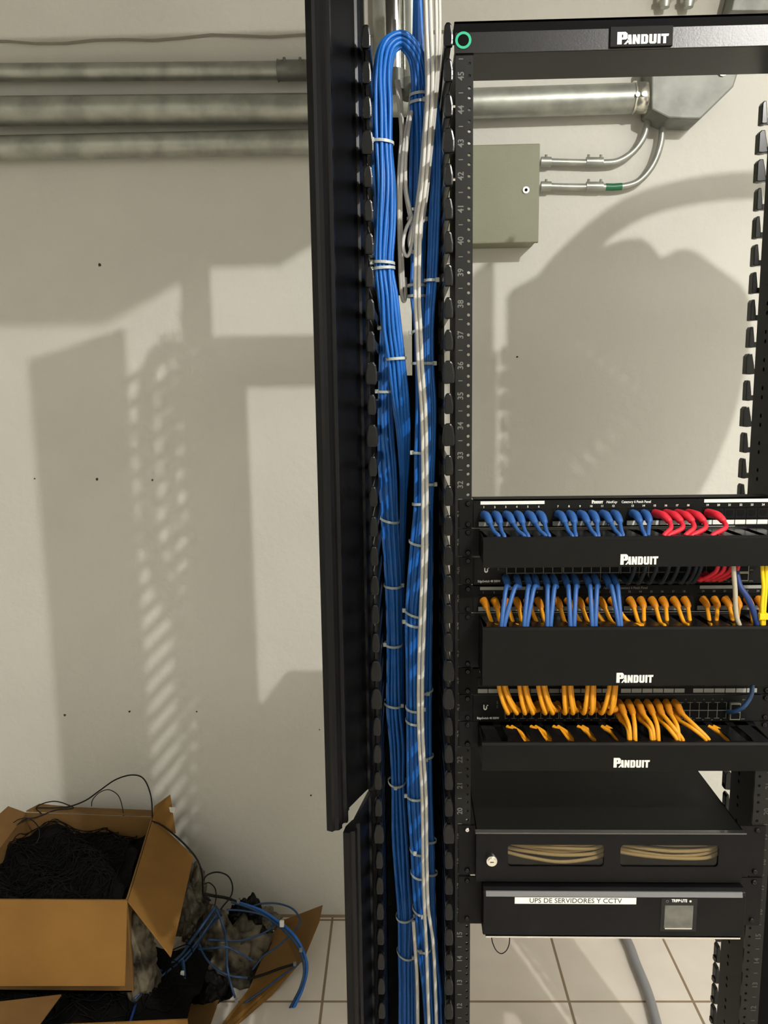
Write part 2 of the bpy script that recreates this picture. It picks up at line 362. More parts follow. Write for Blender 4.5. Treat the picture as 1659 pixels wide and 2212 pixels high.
# the small name plate
LOGO = None
def logo(h, m, parent, x, y, z, w=None):
    """word mark: tall P, then block capitals"""
    L = []
    L += [[(0, 0), (0, 1.3), (.78, 1.3), (.98, 1.12), (.98, .62), (.84, .50), (.44, .50), (.44, 0)], [(.44, .72), (.44, 1.02), (.56, 1.02), (.56, .72)]]
    x0 = .74
    L += [[(x0-.10, 0), (x0+.27, .47), (x0+.27, .56), (x0+.30, 1), (x0+.60, 1), (x0+.68, 0), (x0+.36, 0), (x0+.36, .16), (x0+.24, .16), (x0+.14, 0)], [(x0+.30, .34), (x0+.38, .58), (x0+.38, .34)]]
    x0 = 1.48
    L += [[(x0, 0), (x0, 1), (x0+.28, 1), (x0+.44, .50), (x0+.44, 1), (x0+.70, 1), (x0+.70, 0), (x0+.44, 0), (x0+.27, .42), (x0+.27, 0)]]
    x0 = 2.28
    L += [[(x0, 0), (x0, 1), (x0+.55, 1), (x0+.68, .85), (x0+.68, .15), (x0+.55, 0)], [(x0+.28, .2), (x0+.40, .2), (x0+.40, .8), (x0+.28, .8)]]
    x0 = 3.06
    L += [[(x0, 1), (x0+.28, 1), (x0+.28, .22), (x0+.42, .22), (x0+.42, 1), (x0+.70, 1), (x0+.70, .14), (x0+.58, 0), (x0+.12, 0), (x0, .14)]]
    x0 = 3.86
    L += [[(x0, 0), (x0, 1), (x0+.28, 1), (x0+.28, 0)]]
    x0 = 4.20
    L += [[(x0+.2, 0), (x0+.2, .76), (x0, .76), (x0, 1), (x0+.74, 1), (x0+.70, .76), (x0+.48, .76), (x0+.48, 0)]]
    s = h/1.3; wtot = 4.94
    kx = (w/wtot) if w else s
    # holes must follow their letters: fill letter by letter
    ms = []; i = 0
    while i < len(L):
        g = [L[i]]
        if i+1 < len(L) and len(L[i+1]) in (3, 4) and L[i+1][0][0] > L[i][0][0] and L[i+1][0][0] < max(q[0] for q in L[i]): g.append(L[i+1]); i += 1
        ms.append(flat2d([[((a-wtot/2)*kx, b*s) for a, b in q] for q in g], .0004, front(x, y, z))); i += 1
    return setup('logo', join(ms), m, parent)
p = at(1388, 92, Y=-.006)
pl0 = box('name_plate', M['cover'], tb, at(1317, 90, Y=-.005).x, at(1452, 90, Y=-.005).x, -.0075, -.004, 2.1055, 2.1315, .0005)
logo(.0158, M['print'], pl0, p.x, -.0078, 2.1085, w=.0705)
# round sticker
p = at(1001, 86, Y=-.006)
ring = flat2d([circ(0, 0, .0112, 28), circ(0, 0, .0078, 28)], .0004, front(p.x, -.0048, p.z)); st = setup('round_sticker', ring, M['green_ring'], tb); st['label'] = 'green ring sticker'
setup('round_sticker', flat2d([circ(0, .001, .0080, 24)], .0004, front(p.x, -.0046, p.z)), M['dull'], st)
# two bright hook screws on the left rail edge
for v in (230, 388):
    p = at(977, v, Y=-.004); MB().tube([p+Vector((.004, 0, 0)), p+Vector((-.004, 0, .0))], .003, 10).build('screw', M['chrome'], pl_)
def rackscrew(parent, x, z, y=-.003, m='gloss'):
    s = MB().tube([(x, y+.002, z), (x, y-.002, z), (x, y-.003, z)], [.0042, .0042, .003], 12)
    s.box(x-.003, x+.003, y-.0034, y-.0028, z-.0006, z+.0006).box(x-.0006, x+.0006, y-.0034, y-.0028, z-.003, z+.003)
    return s.build('mounting_screw', M[m], parent)

# ------------------------------------------------------------------ vertical cable managers with comb fingers
def finger_mesh(big=False, y1=-.048):
    mb = MB(); h = .0085
    mb.prism([(-.005, .2, -h), (-.005, .2, h), (-.005, .03, h*.75), (-.005, y1+.006, h*.9), (-.005, y1+.006, -h*.9), (-.005, .03, -h*.75)], (.010, 0, 0))
    return mb
def knob_mesh(y1=-.048, big=False):
    mb = MB(); H = .0150 if not big else .0165; Wd = .0062 if not big else .0082
    prof = [(-Wd, -H*.95), (-Wd*1.1, -H*.5), (-Wd*1.1, 0), (-Wd*.75, H*.8), (-Wd*.4, H), (Wd*.4, H), (Wd*.8, H*.7), (Wd, 0), (Wd, -H*.7), (Wd*.7, -H)]
    mb.prism([(a, y1-.004, b) for a, b in prof], (0, .010, 0)); return mb
def vertical_manager(name, label, x, xs, cy=0, rev=False, k0=10, k1=46, wid=.125):
    """x: centre; xs: list of comb x positions; fingers reach from the spine (Y=.2) to the front"""
    root = empty(name, (x, .2, 0), label, 'cable manager')
    return root
vm = vertical_manager('vertical_cable_manager', 'tall black finger-comb cable manager left of the rack, full of blue cable', -.095, None)
xl, xr2 = -.1495, -.0335
MB().box(xl-.006, -.030, .197, .2, .02, 1.665).box(xl-.006, -.030, .197, .2, 1.80, 2.085).box(xl-.006, -.104, .197, .2, 1.665, 1.80).box(-.082, -.030, .197, .2, 1.665, 1.80).build('back_panel', M['dull'], vm)
MB().box(xl-.006, xl+.003, .192, .2, .02, 2.10).box(xr2-.004, xr2+.006, .175, .2, .02, 2.10).build('spine_channel', M['black'], vm)
base_f = None; base_k = None
def comb(root, xc, flip=False):
    global base_f, base_k
    for kk in range(1, 47):
        z = zU(kk)+.010
        if kk < 8: continue
        big = kk in (11, 12, 20, 25, 26, 34, 36, 43)
        if base_f is None:
            f = finger_mesh().build('finger', M['knob'], None, bevel=.0012); f.parent = root
            kn = knob_mesh().build('finger_tip', M['knob'], None, bevel=.0022); kn.parent = f; base_f, base_k = f, kn
            kb = knob_mesh(big=True).build('finger_tip', M['knob'], None, bevel=.0022); globals()['base_kb'] = kb.data; bpy.data.objects.remove(kb)
        else:
            f = base_f.copy(); COL.objects.link(f); f.parent = root
            kn = base_k.copy(); COL.objects.link(kn); kn.parent = f
            if big: kn.data = base_kb
        f.location = Vector((xc, 0, z))-wpos(root)
        kn.location = (0, 0, .002)
        if flip: f.scale = (-1, 1, 1)
comb(vm, -.1420); comb(vm, -.0325, True)
# left rail strip behind the finger tips (hinge post of the door)
MB().box(-.1600, -.1475, .000, .030, 1.012, 2.20).box(-.1600, -.1475, .000, .030, .02, 1.0).build('side_rail', M['black'], vm)

def door(name, label, H, E, z0, z1, lip):
    H = Vector((H[0], H[1], 0)); E = Vector((E[0], E[1], 0)); d = E-H; L = d.length; d.normalize(); n = Vector((-d.y, d.x, 0))
    if n.x < 0: n = -n        # n points to the side seen from the front (right)
    root = empty(name, (H.x, H.y, z0), label, 'cabinet door')
    prof = [(0, 0), (.02, .003), (.10, .0035), (.12, .0005), (.20, .0), (.62, .0), (.64, .0028), (.70, .0028), (.71, .0)]
    P = [H+d*(t*L)+n*o for t, o in prof]+[H+d*(t*L)+n*(-.005) for t in (.71, .0)]
    MB().prism([(p.x, p.y, z0) for p in P], (0, 0, z1-z0)).build('panel', M['door'], root)
    prof = [(.705, .0), (.71, .006), (.76, .0075), (.78, .003), (.86, .003), (.88, .0075), (.94, .006), (.96, .001), (1.0, -.001), (1.0, -.010), (.86, -.011), (.705, -.006)]
    P = [H+d*(t*L)+n*o for t, o in prof]
    MB().prism([(p.x, p.y, z0-lip) for p in P], (0, 0, z1-z0+lip)).build('edge_moulding', M['door'], root)
    return root
H1, E1 = (-.1535, -.004), (-.2065, -.122)
door('hinged_cover', 'upper open black door leaf hanging left of the blue cables', H1, E1, 1.012, 2.205, .012)
door('hinged_cover', 'lower open black door leaf, dusty, with its top corner cut at the gap', (-.1560, -.004), (-.1815, -.125), .06, 1.0, 0)

# right-hand manager beyond the rack (seen edge on at the right margin)
vr = empty('vertical_cable_manager', (.55, .2, 0), 'black finger-comb cable manager at the right margin beyond the rack post', 'cable manager')
def comb_rear(root, xc):
    f0 = None
    for kk in range(8, 46):
        z = zU(kk)+U*.5; xq = xc; xc_ = xc+(.005 if kk < 20 else 0)
        big = kk in (44, 43, 36, 34, 20, 19, 12)
        H = .0175; Wd = .0045 if not big else .007
        prof = [(-Wd, -H*.95), (-Wd, H*.75), (-Wd*.5, H), (Wd*.3, H), (Wd*.9, -H*.1), (Wd*1.2, -H*.95), (0, -H)]
        f = MB().prism([(xc_+a, .184, z+b) for a, b in prof], (0, .016, 0)).build('finger', M['knob'], root, bevel=.0012)
        MB().box(xc-.002, xc+.022, .186, .196, z-H*.95, z-H*.45).build('finger_stem', M['knob'], f)
comb_rear(vr, .4905)
MB().prism([(.5045, .196, .02), (.62, .196, .02), (.62, .196, 2.24), (.5045, .196, 2.185)], (0, .004, 0)).build('back_panel', M['dull'], vr)  # unseen panel top raised and sloped for its wall shadow
MB().box(.4875, .4910, .02, .16, .02, 2.10).build('spine_channel', M['black'], vr)

# ------------------------------------------------------------------ cable bundles
def hexpack(n):
    P = []
    for i in range(-6, 7):
        for j in range(-6, 7):
            x = i+(j % 2)*.5+.13; y = j*.866+.07; P.append((x*x+y*y, x, y))
    P.sort(); P = P[:n]; m = math.sqrt(P[-1][0])+.35
    return [(x/m, y/m) for _, x, y in P], 1/m
BUN = {}
def bundle(key, name, label, ctrl, n, matl, depth=1.0, rad=.0029, cname='cable', seg=8, swirl=.5, steps=7, rmul=1.0):
    P = spline(ctrl, steps); offs, unit = hexpack(n)
    cen = [at(u, v, Y=y) for u, v, y, h in P]
    hw = [max((at(u+h, v, Y=y)-c).length-rad, .0005) for (u, v, y, h), c in zip(P, cen)]
    BUN[key] = (P, cen, hw, depth, rad)
    root = empty(name, cen[-1], label, 'cable bundle')
    N = len(P); rng = random.Random(key)
    for i, (ox, oy) in enumerate(offs):
        pts = []; ph = rng.uniform(0, 6.28); amp = rng.uniform(.02, .10); fr = rng.uniform(.10, .25)
        for j in range(N):
            t = (cen[min(j+1, N-1)]-cen[max(j-1, 0)]).normalized(); sd = t.cross(Vector((0, 1, 0))).normalized(); 
            a = swirl*sin(j*.055+len(key))
            x = ox*cos(a)-oy*sin(a); y = ox*sin(a)+oy*cos(a)
            x += amp*sin(j*fr+ph); y += amp*.6*cos(j*fr*.8+ph)
            pts.append(cen[j]+sd*(-x*hw[j]*1.30)+Vector((0, y*hw[j]*depth*1.2, 0)))
        MB().tube(pts, rad*rmul, seg, side=(0, 1, 0)).build(cname, M[matl], root)
    return root
# A: service loop that arches over the top and hangs on the left
bundle('A', 'cable_bundle', 'blue cable loop arching over at the top and hanging down on the left',
       [(903, 470, .105, 12), (903, 380, .10, 14), (904, 300, .095, 16), (905, 240, .09, 18), (907, 170, .085, 19), (897, 118, .075, 19), (868, 86, .062, 20), (838, 104, .055, 22), (826, 160, .045, 23), (825, 230, .04, 24), (826, 310, .035, 23), (831, 400, .03, 25), (831, 480, .03, 25), (829, 572, .03, 22), (838, 640, .03, 23), (846, 710, .035, 23), (856, 776, .04, 20), (865, 860, .06, 19), (872, 940, .10, 15), (873, 1020, .15, 11), (871, 1100, .18, 8), (868, 1300, .185, 6), (868, 1700, .185, 6), (874, 2260, .185, 6)],
       17, 'blue', .75, rad=.0031)
bundle('B', 'cable_bundle', 'left blue cable bundle running down the manager below the loop',
       [(838, 660, 0.155, 14), (835, 740, 0.155, 15), (833, 845, 0.155, 16), (834, 930, 0.155, 18), (838, 1010, 0.155, 20), (842, 1122, 0.155, 19), (849, 1263, 0.155, 18.5), (850, 1390, 0.155, 18), (849, 1520, 0.155, 19), (855, 1610, 0.155, 20), (858, 1690, 0.155, 18), (862, 1800, 0.155, 21), (869, 1900, 0.155, 19), (876, 1978, 0.155, 19), (877, 2062, 0.155, 18), (879, 2140, 0.155, 18), (880, 2260, 0.155, 19)],
       14, 'blue', .75, rad=.0031)
bundle('C', 'cable_bundle', 'middle blue cable bundle beside the white cables',
       [(903, -30, 0.085, 10), (903, 60, 0.085, 12), (903, 160, 0.085, 14), (905, 225, 0.085, 19), (906, 310, 0.085, 20), (904, 400, 0.085, 21), (900, 480, 0.085, 19), (901, 560, 0.085, 17), (900, 640, 0.085, 18), (905, 712, 0.085, 15), (907, 785, 0.085, 16), (910, 860, 0.085, 17), (910, 978, 0.085, 18), (910, 1088, 0.085, 18), (905, 1172, 0.085, 20), (899, 1260, 0.085, 20), (896, 1340, 0.085, 20), (896, 1430, 0.085, 19), (896, 1528, 0.085, 18.5), (896, 1610, 0.085, 18), (899, 1718, 0.085, 19), (904, 1838, 0.085, 17), (907, 1930, 0.085, 17), (912, 2000, 0.085, 16), (915, 2060, 0.085, 16), (921, 2130, 0.085, 13), (928, 2250, 0.085, 13)],
       14, 'blue', .75, rad=.0031)
bundle('D', 'cable_bundle', 'rearmost blue cable bundle against the rack post side',
       [(918, -30, 0.060, 8), (925, 90, 0.060, 10), (935, 200, 0.060, 14), (943, 300, 0.060, 15), (942, 400, 0.060, 14), (938, 480, 0.060, 15), (932, 600, 0.060, 14), (926, 690, 0.060, 12), (925, 785, 0.060, 12), (930, 880, 0.060, 12), (929, 1000, 0.060, 11), (925, 1100, 0.090, 11), (925, 1200, 0.120, 11), (924, 1330, 0.120, 11), (922, 1450, 0.120, 12), (921, 1560, 0.120, 13), (924, 1700, 0.120, 13), (930, 1830, 0.120, 12), (933, 1950, 0.120, 12), (938, 2050, 0.120, 12), (944, 2140, 0.120, 15), (946, 2260, 0.120, 16)],
       8, 'blue', .7, rad=.0031)
# white cables: one bundle of four above, two of them go on down and split
W1 = [(924, -40, 0.002, 5), (927, 60, 0.008, 5), (930, 140, 0.012, 5), (929, 215, 0.017, 4), (924, 290, 0.021, 4), (919, 360, 0.022, 4), (912, 430, 0.022, 4), (905, 475, 0.022, 4), (902, 540, 0.022, 4), (901, 640, 0.022, 4), (905, 720, 0.022, 4), (908, 790, 0.022, 4), (914, 870, 0.022, 4), (917, 950, 0.022, 4), (918, 1080, 0.022, 4), (917, 1200, 0.022, 4), (913, 1320, 0.022, 4), (909, 1440, 0.022, 4), (908, 1530, 0.022, 4), (910, 1610, 0.022, 4), (916, 1720, 0.022, 4), (918, 1860, 0.022, 4), (921, 1960, 0.022, 4), (925, 2040, 0.022, 4), (928, 2130, 0.022, 4), (932, 2260, 0.022, 4)]
def wcab(lab, pts, r=.0029, m='white_cable', nm='white_cable'):
    P = spline(pts, 6); c = [at(u, v, Y=y) for u, v, y in P]
    o = MB().tube(c, r, 10, side=(0, 1, 0)).build(nm, M[m], None, loc=c[-1]); return tag(o, lab, 'cable', 'white cables in front of the blue bundles')
off = lambda L, dx, dy=0, end=None: [(u+dx*(1 if v > 300 else 1.25), v, y+dy) for u, v, y, h in (L if end is None else [q for q in L if q[1] < end])]
wcab('left one of the white cable pair that runs all the way down', off(W1, -4.2))
rp = [(u+4.2, v, y-.001) for u, v, y, h in W1 if v < 1900]+[(925, 1960, .022), (935, 2030, .022), (940, 2120, .022), (944, 2260, .022)]
wcab('right one of the white cable pair, parting from its twin near the bottom', rp)
wcab('white cable at the left edge of the top group, ending in the slack loop', [(917, -40, .004), (920, 100, .014), (922, 200, .024), (915, 300, .032), (907, 390, .038), (896, 475, .042), (889, 530, .040), (881, 553, .036), (873, 545, .036), (871, 522, .038), (878, 492, .042), (890, 470, .046)], .0026)
wcab('white cable at the right edge of the top group, tucked behind the pair', [(941, -40, .006), (943, 60, .012), (942, 150, .022), (936, 240, .032), (929, 320, .040), (921, 400, .048), (912, 470, .056), (908, 520, .06), (900, 545, .065), (888, 540, .06), (884, 515, .055), (893, 480, .055)], .0026)
wcab('white cable right beside the pair at the very top', [(948, -40, .012), (950, 60, .018), (946, 160, .028), (939, 250, .038), (930, 340, .048), (922, 420, .055), (913, 480, .06)], .0026)
wcab('left slack white cable dropping from the bright pipe end', [(856, 175, .12), (862, 225, .10), (867, 290, .07), (864, 340, .055), (861, 400, .052), (862, 480, .055), (864, 560, .07), (866, 620, .08), (871, 650, .085), (876, 640, .09), (875, 600, .095)])
wcab('second slack white cable beside the first, dropping from the bright pipe end', [(861, 175, .125), (868, 240, .10), (871, 300, .075), (872, 380, .06), (880, 440, .055), (889, 480, .055), (894, 500, .06)])
wcab('slack white cable hanging from the greenish pipe end', [(889, 195, .12), (884, 240, .09), (876, 290, .065), (870, 340, .05), (866, 400, .05), (866, 470, .06), (869, 560, .075), (871, 620, .085)])
wcab('thick slack white cable hanging from the greenish pipe end, crossing in front', [(894, 195, .12), (889, 240, .085), (881, 290, .06), (876, 350, .048), (877, 410, .048), (885, 450, .05), (893, 480, .052)])
wcab('grey white cable at the bottom between the two blue bundles', [(893, 1990, .05), (897, 2050, .045), (901, 2120, .045), (903, 2260, .045)], .0032)
# two vertical pipes ending behind the arch
for u, v1, lab, mm, r in ((852, 185, 'polished vertical pipe ending behind the blue arch', 'chrome', .0145), (888, 203, 'duller vertical pipe ending right of the polished one', 'galv', .0125)):
    b = at(u, v1, Y=.16); t_ = at(u+1, -20, Y=.16); t_.x = b.x
    r0 = empty('drop_pipe', b, lab, 'conduit', 'vertical pipes above the cable manager')
    MB().tube([b, (b.x, b.y, t_.z+.3)], r, 18).build('pipe', M[mm], r0)
    MB().tube([(b.x, b.y, b.z-.008), (b.x, b.y, b.z+.022)], r*1.15, 18).build('bushing', M['galvd'], r0)

# ------------------------------------------------------------------ cable ties
_ties = []
def tie(key, v, head=0, tilt=0, lab='', sag=0, nm='cable_tie', dbl=False):
    P, cen, hw, depth, rad = BUN[key]
    start = 60 if key == 'A' and v > 150 else 0
    js = [j for j in range(start, len(P)-1) if (P[j][1]-v)*(P[j+1][1]-v) <= 0 and P[j+1][1] >= P[j][1]]
    j = js[0] if js else min(range(len(P)), key=lambda q: abs(P[q][1]-v))
    f = 0 if P[j+1][1] == P[j][1] else (v-P[j][1])/(P[j+1][1]-P[j][1])
    c = cen[j].lerp(cen[j+1], f); a = hw[j]+(hw[j+1]-hw[j])*f+rad*1.35+.0006; b = hw[j]*depth+rad*1.35+.0012
    root = empty(nm, c, lab, 'cable tie', 'nylon ties around the cables')
    n = 28; h = .0021; th = .0006; vs = []; fs = []
    for k in range(n):
        t = 2*pi*k/n; x = cos(t)*a; y = sin(t)*b; z = tilt*x/a*.006-sag*.006*max(0, -sin(t))
        for (q, zz) in ((1, -h), (1, h), (1-th/a, h), (1-th/a, -h)): vs.append(c+Vector((x*q, y*q, z+zz)))
    for k in range(n):
        for q in range(4): fs.append((k*4+q, k*4+(q+1) % 4, ((k+1) % n)*4+(q+1) % 4, ((k+1) % n)*4+q))
    MB().add(vs, fs, False).build('strap', M['tie'], root)
    if head is not None:
        x = head*a; y = -b*math.sqrt(max(0, 1-min(1, abs(head))**2)); z = tilt*head*.006-sag*.006*(1 if abs(head) < .3 else 0)
        p = c+Vector((x, y-.001, z)); s = .0031
        MB().box(p.x-s, p.x+s, p.y-s*.9, p.y+s*.5, p.z-s*1.1, p.z+s*1.1).build('head', M['tie'], root, bevel=.0009)
    return root
names = {'A': 'the looped left bundle', 'B': 'the left bundle below the loop', 'C': 'the middle blue bundle', 'D': 'the rear blue bundle'}
TL = {'A': [(308, -.85, -.3, 0), (568, -1.05, -.2, 0), (580, -1.15, .1, 0), (775, None, .15, 0)],
      'B': [(708, -1, 0, 0), (845, -1.05, 0, .2), (1122, -1.05, -.6, .5), (1263, 1.0, -.1, .5), (1390, -.9, -.1, .5), (1518, .95, -.5, .6), (1685, -.15, 0, 1.2), (1975, .95, .4, 1), (2056, .8, -.8, 1)],
      'C': [(205, 1, .2, 0), (222, .6, .2, 0), (455, None, 0, 0), (474, .9, -.2, 0), (617, None, 0, 0), (640, .15, 0, 0), (712, -1.05, .8, 0), (785, None, 0, 0), (978, -1.0, -.1, 0), (1087, .25, .2, 0), (1172, None, -.5, .4), (1325, -1.05, -.9, .3), (1346, -1.05, -.5, .4), (1528, .95, -.2, .5), (1556, None, -.3, .5), (1718, -1.05, 0, .4), (1835, -.4, -.4, .6), (1885, None, -.4, .8), (1962, .2, -.6, 1), (2045, -.3, -.3, .5)],
      'D': [(606, .8, 0, 0), (785, 1, 0, 0), (1046, 1, 0, 0), (1494, .2, .7, 0), (1634, -.1, .4, 0), (1815, -.5, 0, 0), (1885, None, 0, 0)]}
ordn = ['topmost', 'second', 'third', 'fourth', 'fifth', 'sixth', 'seventh', 'eighth', 'ninth', 'tenth', 'eleventh', 'twelfth', 'thirteenth', 'fourteenth', 'fifteenth', 'sixteenth', 'seventeenth', 'eighteenth', 'nineteenth', 'lowest']
for key, L in TL.items():
    for i, (v, hd, tl, sg) in enumerate(L):
        w_ = 'lowest' if i == len(L)-1 else ordn[i]
        tie(key, v, hd, tl, '%s white nylon tie%s around %s' % (w_, '' if i in (0, len(L)-1) else ' from the top', names[key]), sg)

# ------------------------------------------------------------------ rack equipment
XP0, PP, GP = .0235, .0166, .1118
def portx(i): return XP0+PP*((i-1) % 6)+GP*((i-1)//6)
def patch_panel(k, label, lit=True):  # unlit panels: shade is put into dimmer print and label colours
    zb = zU(k); root = empty('patch_bay', (.2325, 0, zb), label, 'patch panel', 'patch panels in the rack')
    zt = zb+U-.0006; P_ = lit
    fp = MB().box(.008, .457, -.0045, -.0015, zb+.0004, zt).box(-.0135, .4785, -.003, -.0005, zb+.0004, zt)
    fp.box(.008, .457, -.0045, .03, zt-.0012, zt)
    f = fp.build('faceplate', M['cover'], root)
    for i in range(1, 25):
        x = portx(i); z = zb+.0195
        m = MB().box(x-.0074, x+.0074, -.0052, -.0044, z-.0068, z+.0072)
        q = m.build('port', M['black'], root)
        MB().prism([(x-.0052, -.0056, z+.0052), (x-.0052, -.0056, z-.0018), (x-.0026, -.0056, z-.0042), (x+.0026, -.0056, z-.0042), (x+.0052, -.0056, z-.0018), (x+.0052, -.0056, z+.0052)], (0, .0006, 0)).build('socket', M['port'], q)
    for g in range(4):
        x0 = XP0+GP*g
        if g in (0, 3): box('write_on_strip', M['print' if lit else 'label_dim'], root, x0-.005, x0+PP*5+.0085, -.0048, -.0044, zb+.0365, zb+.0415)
        MB().box(x0-.0085, x0+PP*5+.0085, -.0052, -.0044, zb+.0118, zb+.0124).box(x0-.0085, x0+PP*5+.0085, -.0052, -.0044, zb+.0284, zb+.0290).build('port_bezel', M['dull'], root)
    ms = []
    for i in range(1, 25):
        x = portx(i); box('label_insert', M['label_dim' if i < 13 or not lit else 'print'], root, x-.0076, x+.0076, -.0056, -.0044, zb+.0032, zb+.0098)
        ms.append(text(None, str(i), None, None, x, -.0047, zb+.0325, .0042, bold=.00012))
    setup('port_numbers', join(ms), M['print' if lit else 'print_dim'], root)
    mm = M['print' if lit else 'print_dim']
    xc = .1860
    logo(.0052, mm, root, .1945, -.0047, zb+.0365, w=.0170)
    text('model_text', 'NetKey', mm, root, .2155, -.0047, zb+.0385, .0052, shear=.3, bold=.00008)
    text('model_text', 'Category 6 Patch Panel', mm, root, .2525, -.0047, zb+.0385, .0052, bold=.00010, sx=.9)
    for x in (0, .465):
        for dz in (.0064, .0381): rackscrew(root, x, zb+dz)
    return root
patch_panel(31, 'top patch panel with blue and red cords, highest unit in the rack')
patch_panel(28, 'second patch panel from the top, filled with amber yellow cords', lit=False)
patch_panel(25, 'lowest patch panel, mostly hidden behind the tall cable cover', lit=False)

def manager(k, nu, label, zc0=None, zc1=None, logo_z=.010, open_top=True):
    zb = zU(k); zt = zb+nu*U; root = empty('horizontal_cable_manager', (.2325, -.04, zb), label, 'cable manager', 'horizontal cable managers in the rack')
    box('base_plate', M['black'], root, -.0135, .4785, -.003, -.0005, zb+.001, zt-.001)
    x0, x1 = .0175, .4475
    for zz, nm in ((zt-.0035, 'slotted_top'), (zb+.0015, 'slotted_bottom')):
        s = MB(); n = 13; w_ = (x1-x0)/n
        for i in range(n):
            xa = x0+i*w_+.006; xb_ = x0+(i+1)*w_-.006
            s.prism([(xa-.006, -.003, zz), (xb_-.006, -.003, zz), (xb_, -.060, zz), (xb_+.002, -.074, zz), (xa-.002, -.074, zz), (xa, -.060, zz)], (0, 0, .002))
        s.box(x0, x1, -.016, -.003, zz, zz+.002)
        if nm == 'slotted_top':
            tp = MB()
            for i in range(n): tp.tube([(x0+i*w_+.006, -.0745, zz+.0012), (x0+(i+1)*w_-.004, -.0745, zz+.0012)], .0016, 10)
            tp.build('slat_tips', M['tip'], root)
        s.build(nm, M['gloss'], root)
    zc0 = zb+.0005 if zc0 is None else zc0; zc1 = zt-.0005 if zc1 is None else zc1
    yc = -.082
    c = MB().prism([(0, yc, zc0), (0, yc, zc1-.003), (0, yc+.003, zc1), (0, yc+.0075, zc1), (0, yc+.0075, zc1-.0015), (0, yc+.003, zc1-.003), (0, yc+.003, zc0+.003), (0, yc+.0075, zc0+.0015), (0, yc+.0075, zc0), (0, yc+.003, zc0)], (x1-x0+.012, 0, 0))
    c.v = [(x+x0-.002, y, z) for x, y, z in c.v]
    cv = c.build('cover', M['cover'], root)
    MB().box(x0-.001, x0+.001, -.076, -.003, zb+.004, zt-.004).box(x1-.001, x1+.001, -.076, -.003, zb+.004, zt-.004).build('side_bracket', M['black'], root)
    for dz in ((.0064, .0381) if nu == 1 else (.0064, .0381+U)):
        for x in (0, .465): rackscrew(root, x, zb+dz)
    p = at(1377, 1216, Y=yc)
    logo(.0152, M['print'], cv, .2375, yc-.0003, zc0+logo_z, w=.0535)
    return root
manager(30, 1, 'narrow black cable cover under the blue and red patch cords', logo_z=.0035)
manager(26, 2, 'tall black cable cover, twice as high, under the amber cords', logo_z=.0045)
manager(23, 1, 'lowest black cable cover, above the enclosure with two windows', logo_z=.0055)

def switch(k, label):
    zb = zU(k); root = empty('network_switch', (.2325, 0, zb), label, 'network switch', 'network switches in the rack'); zt = zb+U-.001
    MB().box(.0085, .4565, -.006, .25, zb+.0006, zt).build('chassis', M['black'], root, bevel=.0008)
    for xa, xb in ((-.0125, .0085), (.4565, .4775)): box('mounting_ear', M['black'], root, xa, xb, -.003, -.0005, zb+.001, zt)
    y = -.0062; px0, pp = .0585, .01405
    ms = []
    for g in range(4):
        xa = px0+g*(pp*6+.0025); 
        fr = MB()
        for r_ in range(2):
            for c in range(6):
                x = xa+c*pp; z = zb+(.0255 if r_ == 0 else .0120)
                fr.box(x, x+.0007, y-.0006, y, z-.0065, z+.0065)
                fr.box(x, x+pp*.28, y-.0006, y, z+(.0060 if r_ == 0 else -.0065), z+(.0067 if r_ == 0 else -.0058)).box(x+pp*.72, x+pp, y-.0006, y, z+(.0060 if r_ == 0 else -.0065), z+(.0067 if r_ == 0 else -.0058))
                s = MB().prism([(x+.0012, y-.0003, z-.005), (x+pp-.0012, y-.0003, z-.005), (x+pp-.0012, y-.0003, z+.005), (x+.0012, y-.0003, z+.005)], (0, .0004, 0))
                s.build('port', M['port'], root)
        fr.box(xa+6*pp, xa+6*pp+.0007, y-.0006, y, zb+.0055, zb+.032).box(xa, xa+6*pp, y-.0006, y, zb+.0184, zb+.0191)
        fr.build('port_frame', M['port_frame'], root)
        for c in range(6):
            ms.append(text(None, str(g*12+c*2+1), None, None, xa+(c+.5)*pp, y-.0001, zb+.0365, .0028)); ms.append(text(None, str(g*12+c*2+2), None, None, xa+(c+.5)*pp, y-.0001, zb+.0030, .0028))
    setup('port_numbers', join(ms), M['print_dim'], root)
    for z in (zb+.0255, zb+.0120):
        q = MB().box(.4075, .4235, y-.006, y, z-.0070, z+.0070).build('uplink_cage', M['port_frame'], root, bevel=.0006)
        MB().box(.4090, .4220, y-.0066, y-.0058, z-.0048, z+.0048).build('port', M['port'], q)
    # round-cornered U mark and model name
    L = [(-.5, 1), (-.22, 1), (-.22, -.25), (0, -.5), (.22, -.3), (.22, .45), (.5, .45), (.5, -.45), (.25, -.85), (0, -.95), (-.28, -.85), (-.5, -.45)]
    setup('logo', flat2d([[(a*.0088*.5*1.3, b*.0045) for a, b in L]], .0003, front(.0275, y-.0002, zb+.0240)), M['print'], root)
    setup('logo', flat2d([rrect(-.0011, .0011, -.0008, .0008, .0004)], .0003, front(.0310, y-.0002, zb+.0275)), M['print'], root)
    text('model_text', 'EdgeSwitch 48 500W', M['print'], root, .0320, y-.0002, zb+.0063, .0050, bold=.00006, sx=.80)
    text('status_text', 'STA  SPD', M['print_dim'], root, .0465, y-.0002, zb+.029, .0030, rot=pi/2)
    for dz, s in ((.036, 'SFP1'), (.021, 'SFP+'), (.004, 'SFP2')): text('status_text', s, M['print_dim'], root, .4300, y-.0002, zb+dz, .0030)
    for x in (0, .465):
        rackscrew(root, x, zb+.0064); rackscrew(root, x, zb+.0381)
    return root
switch(29, 'upper network switch just below the first cable cover')
switch(24, 'lower network switch between the tall cover and the lowest cover, with amber cords')
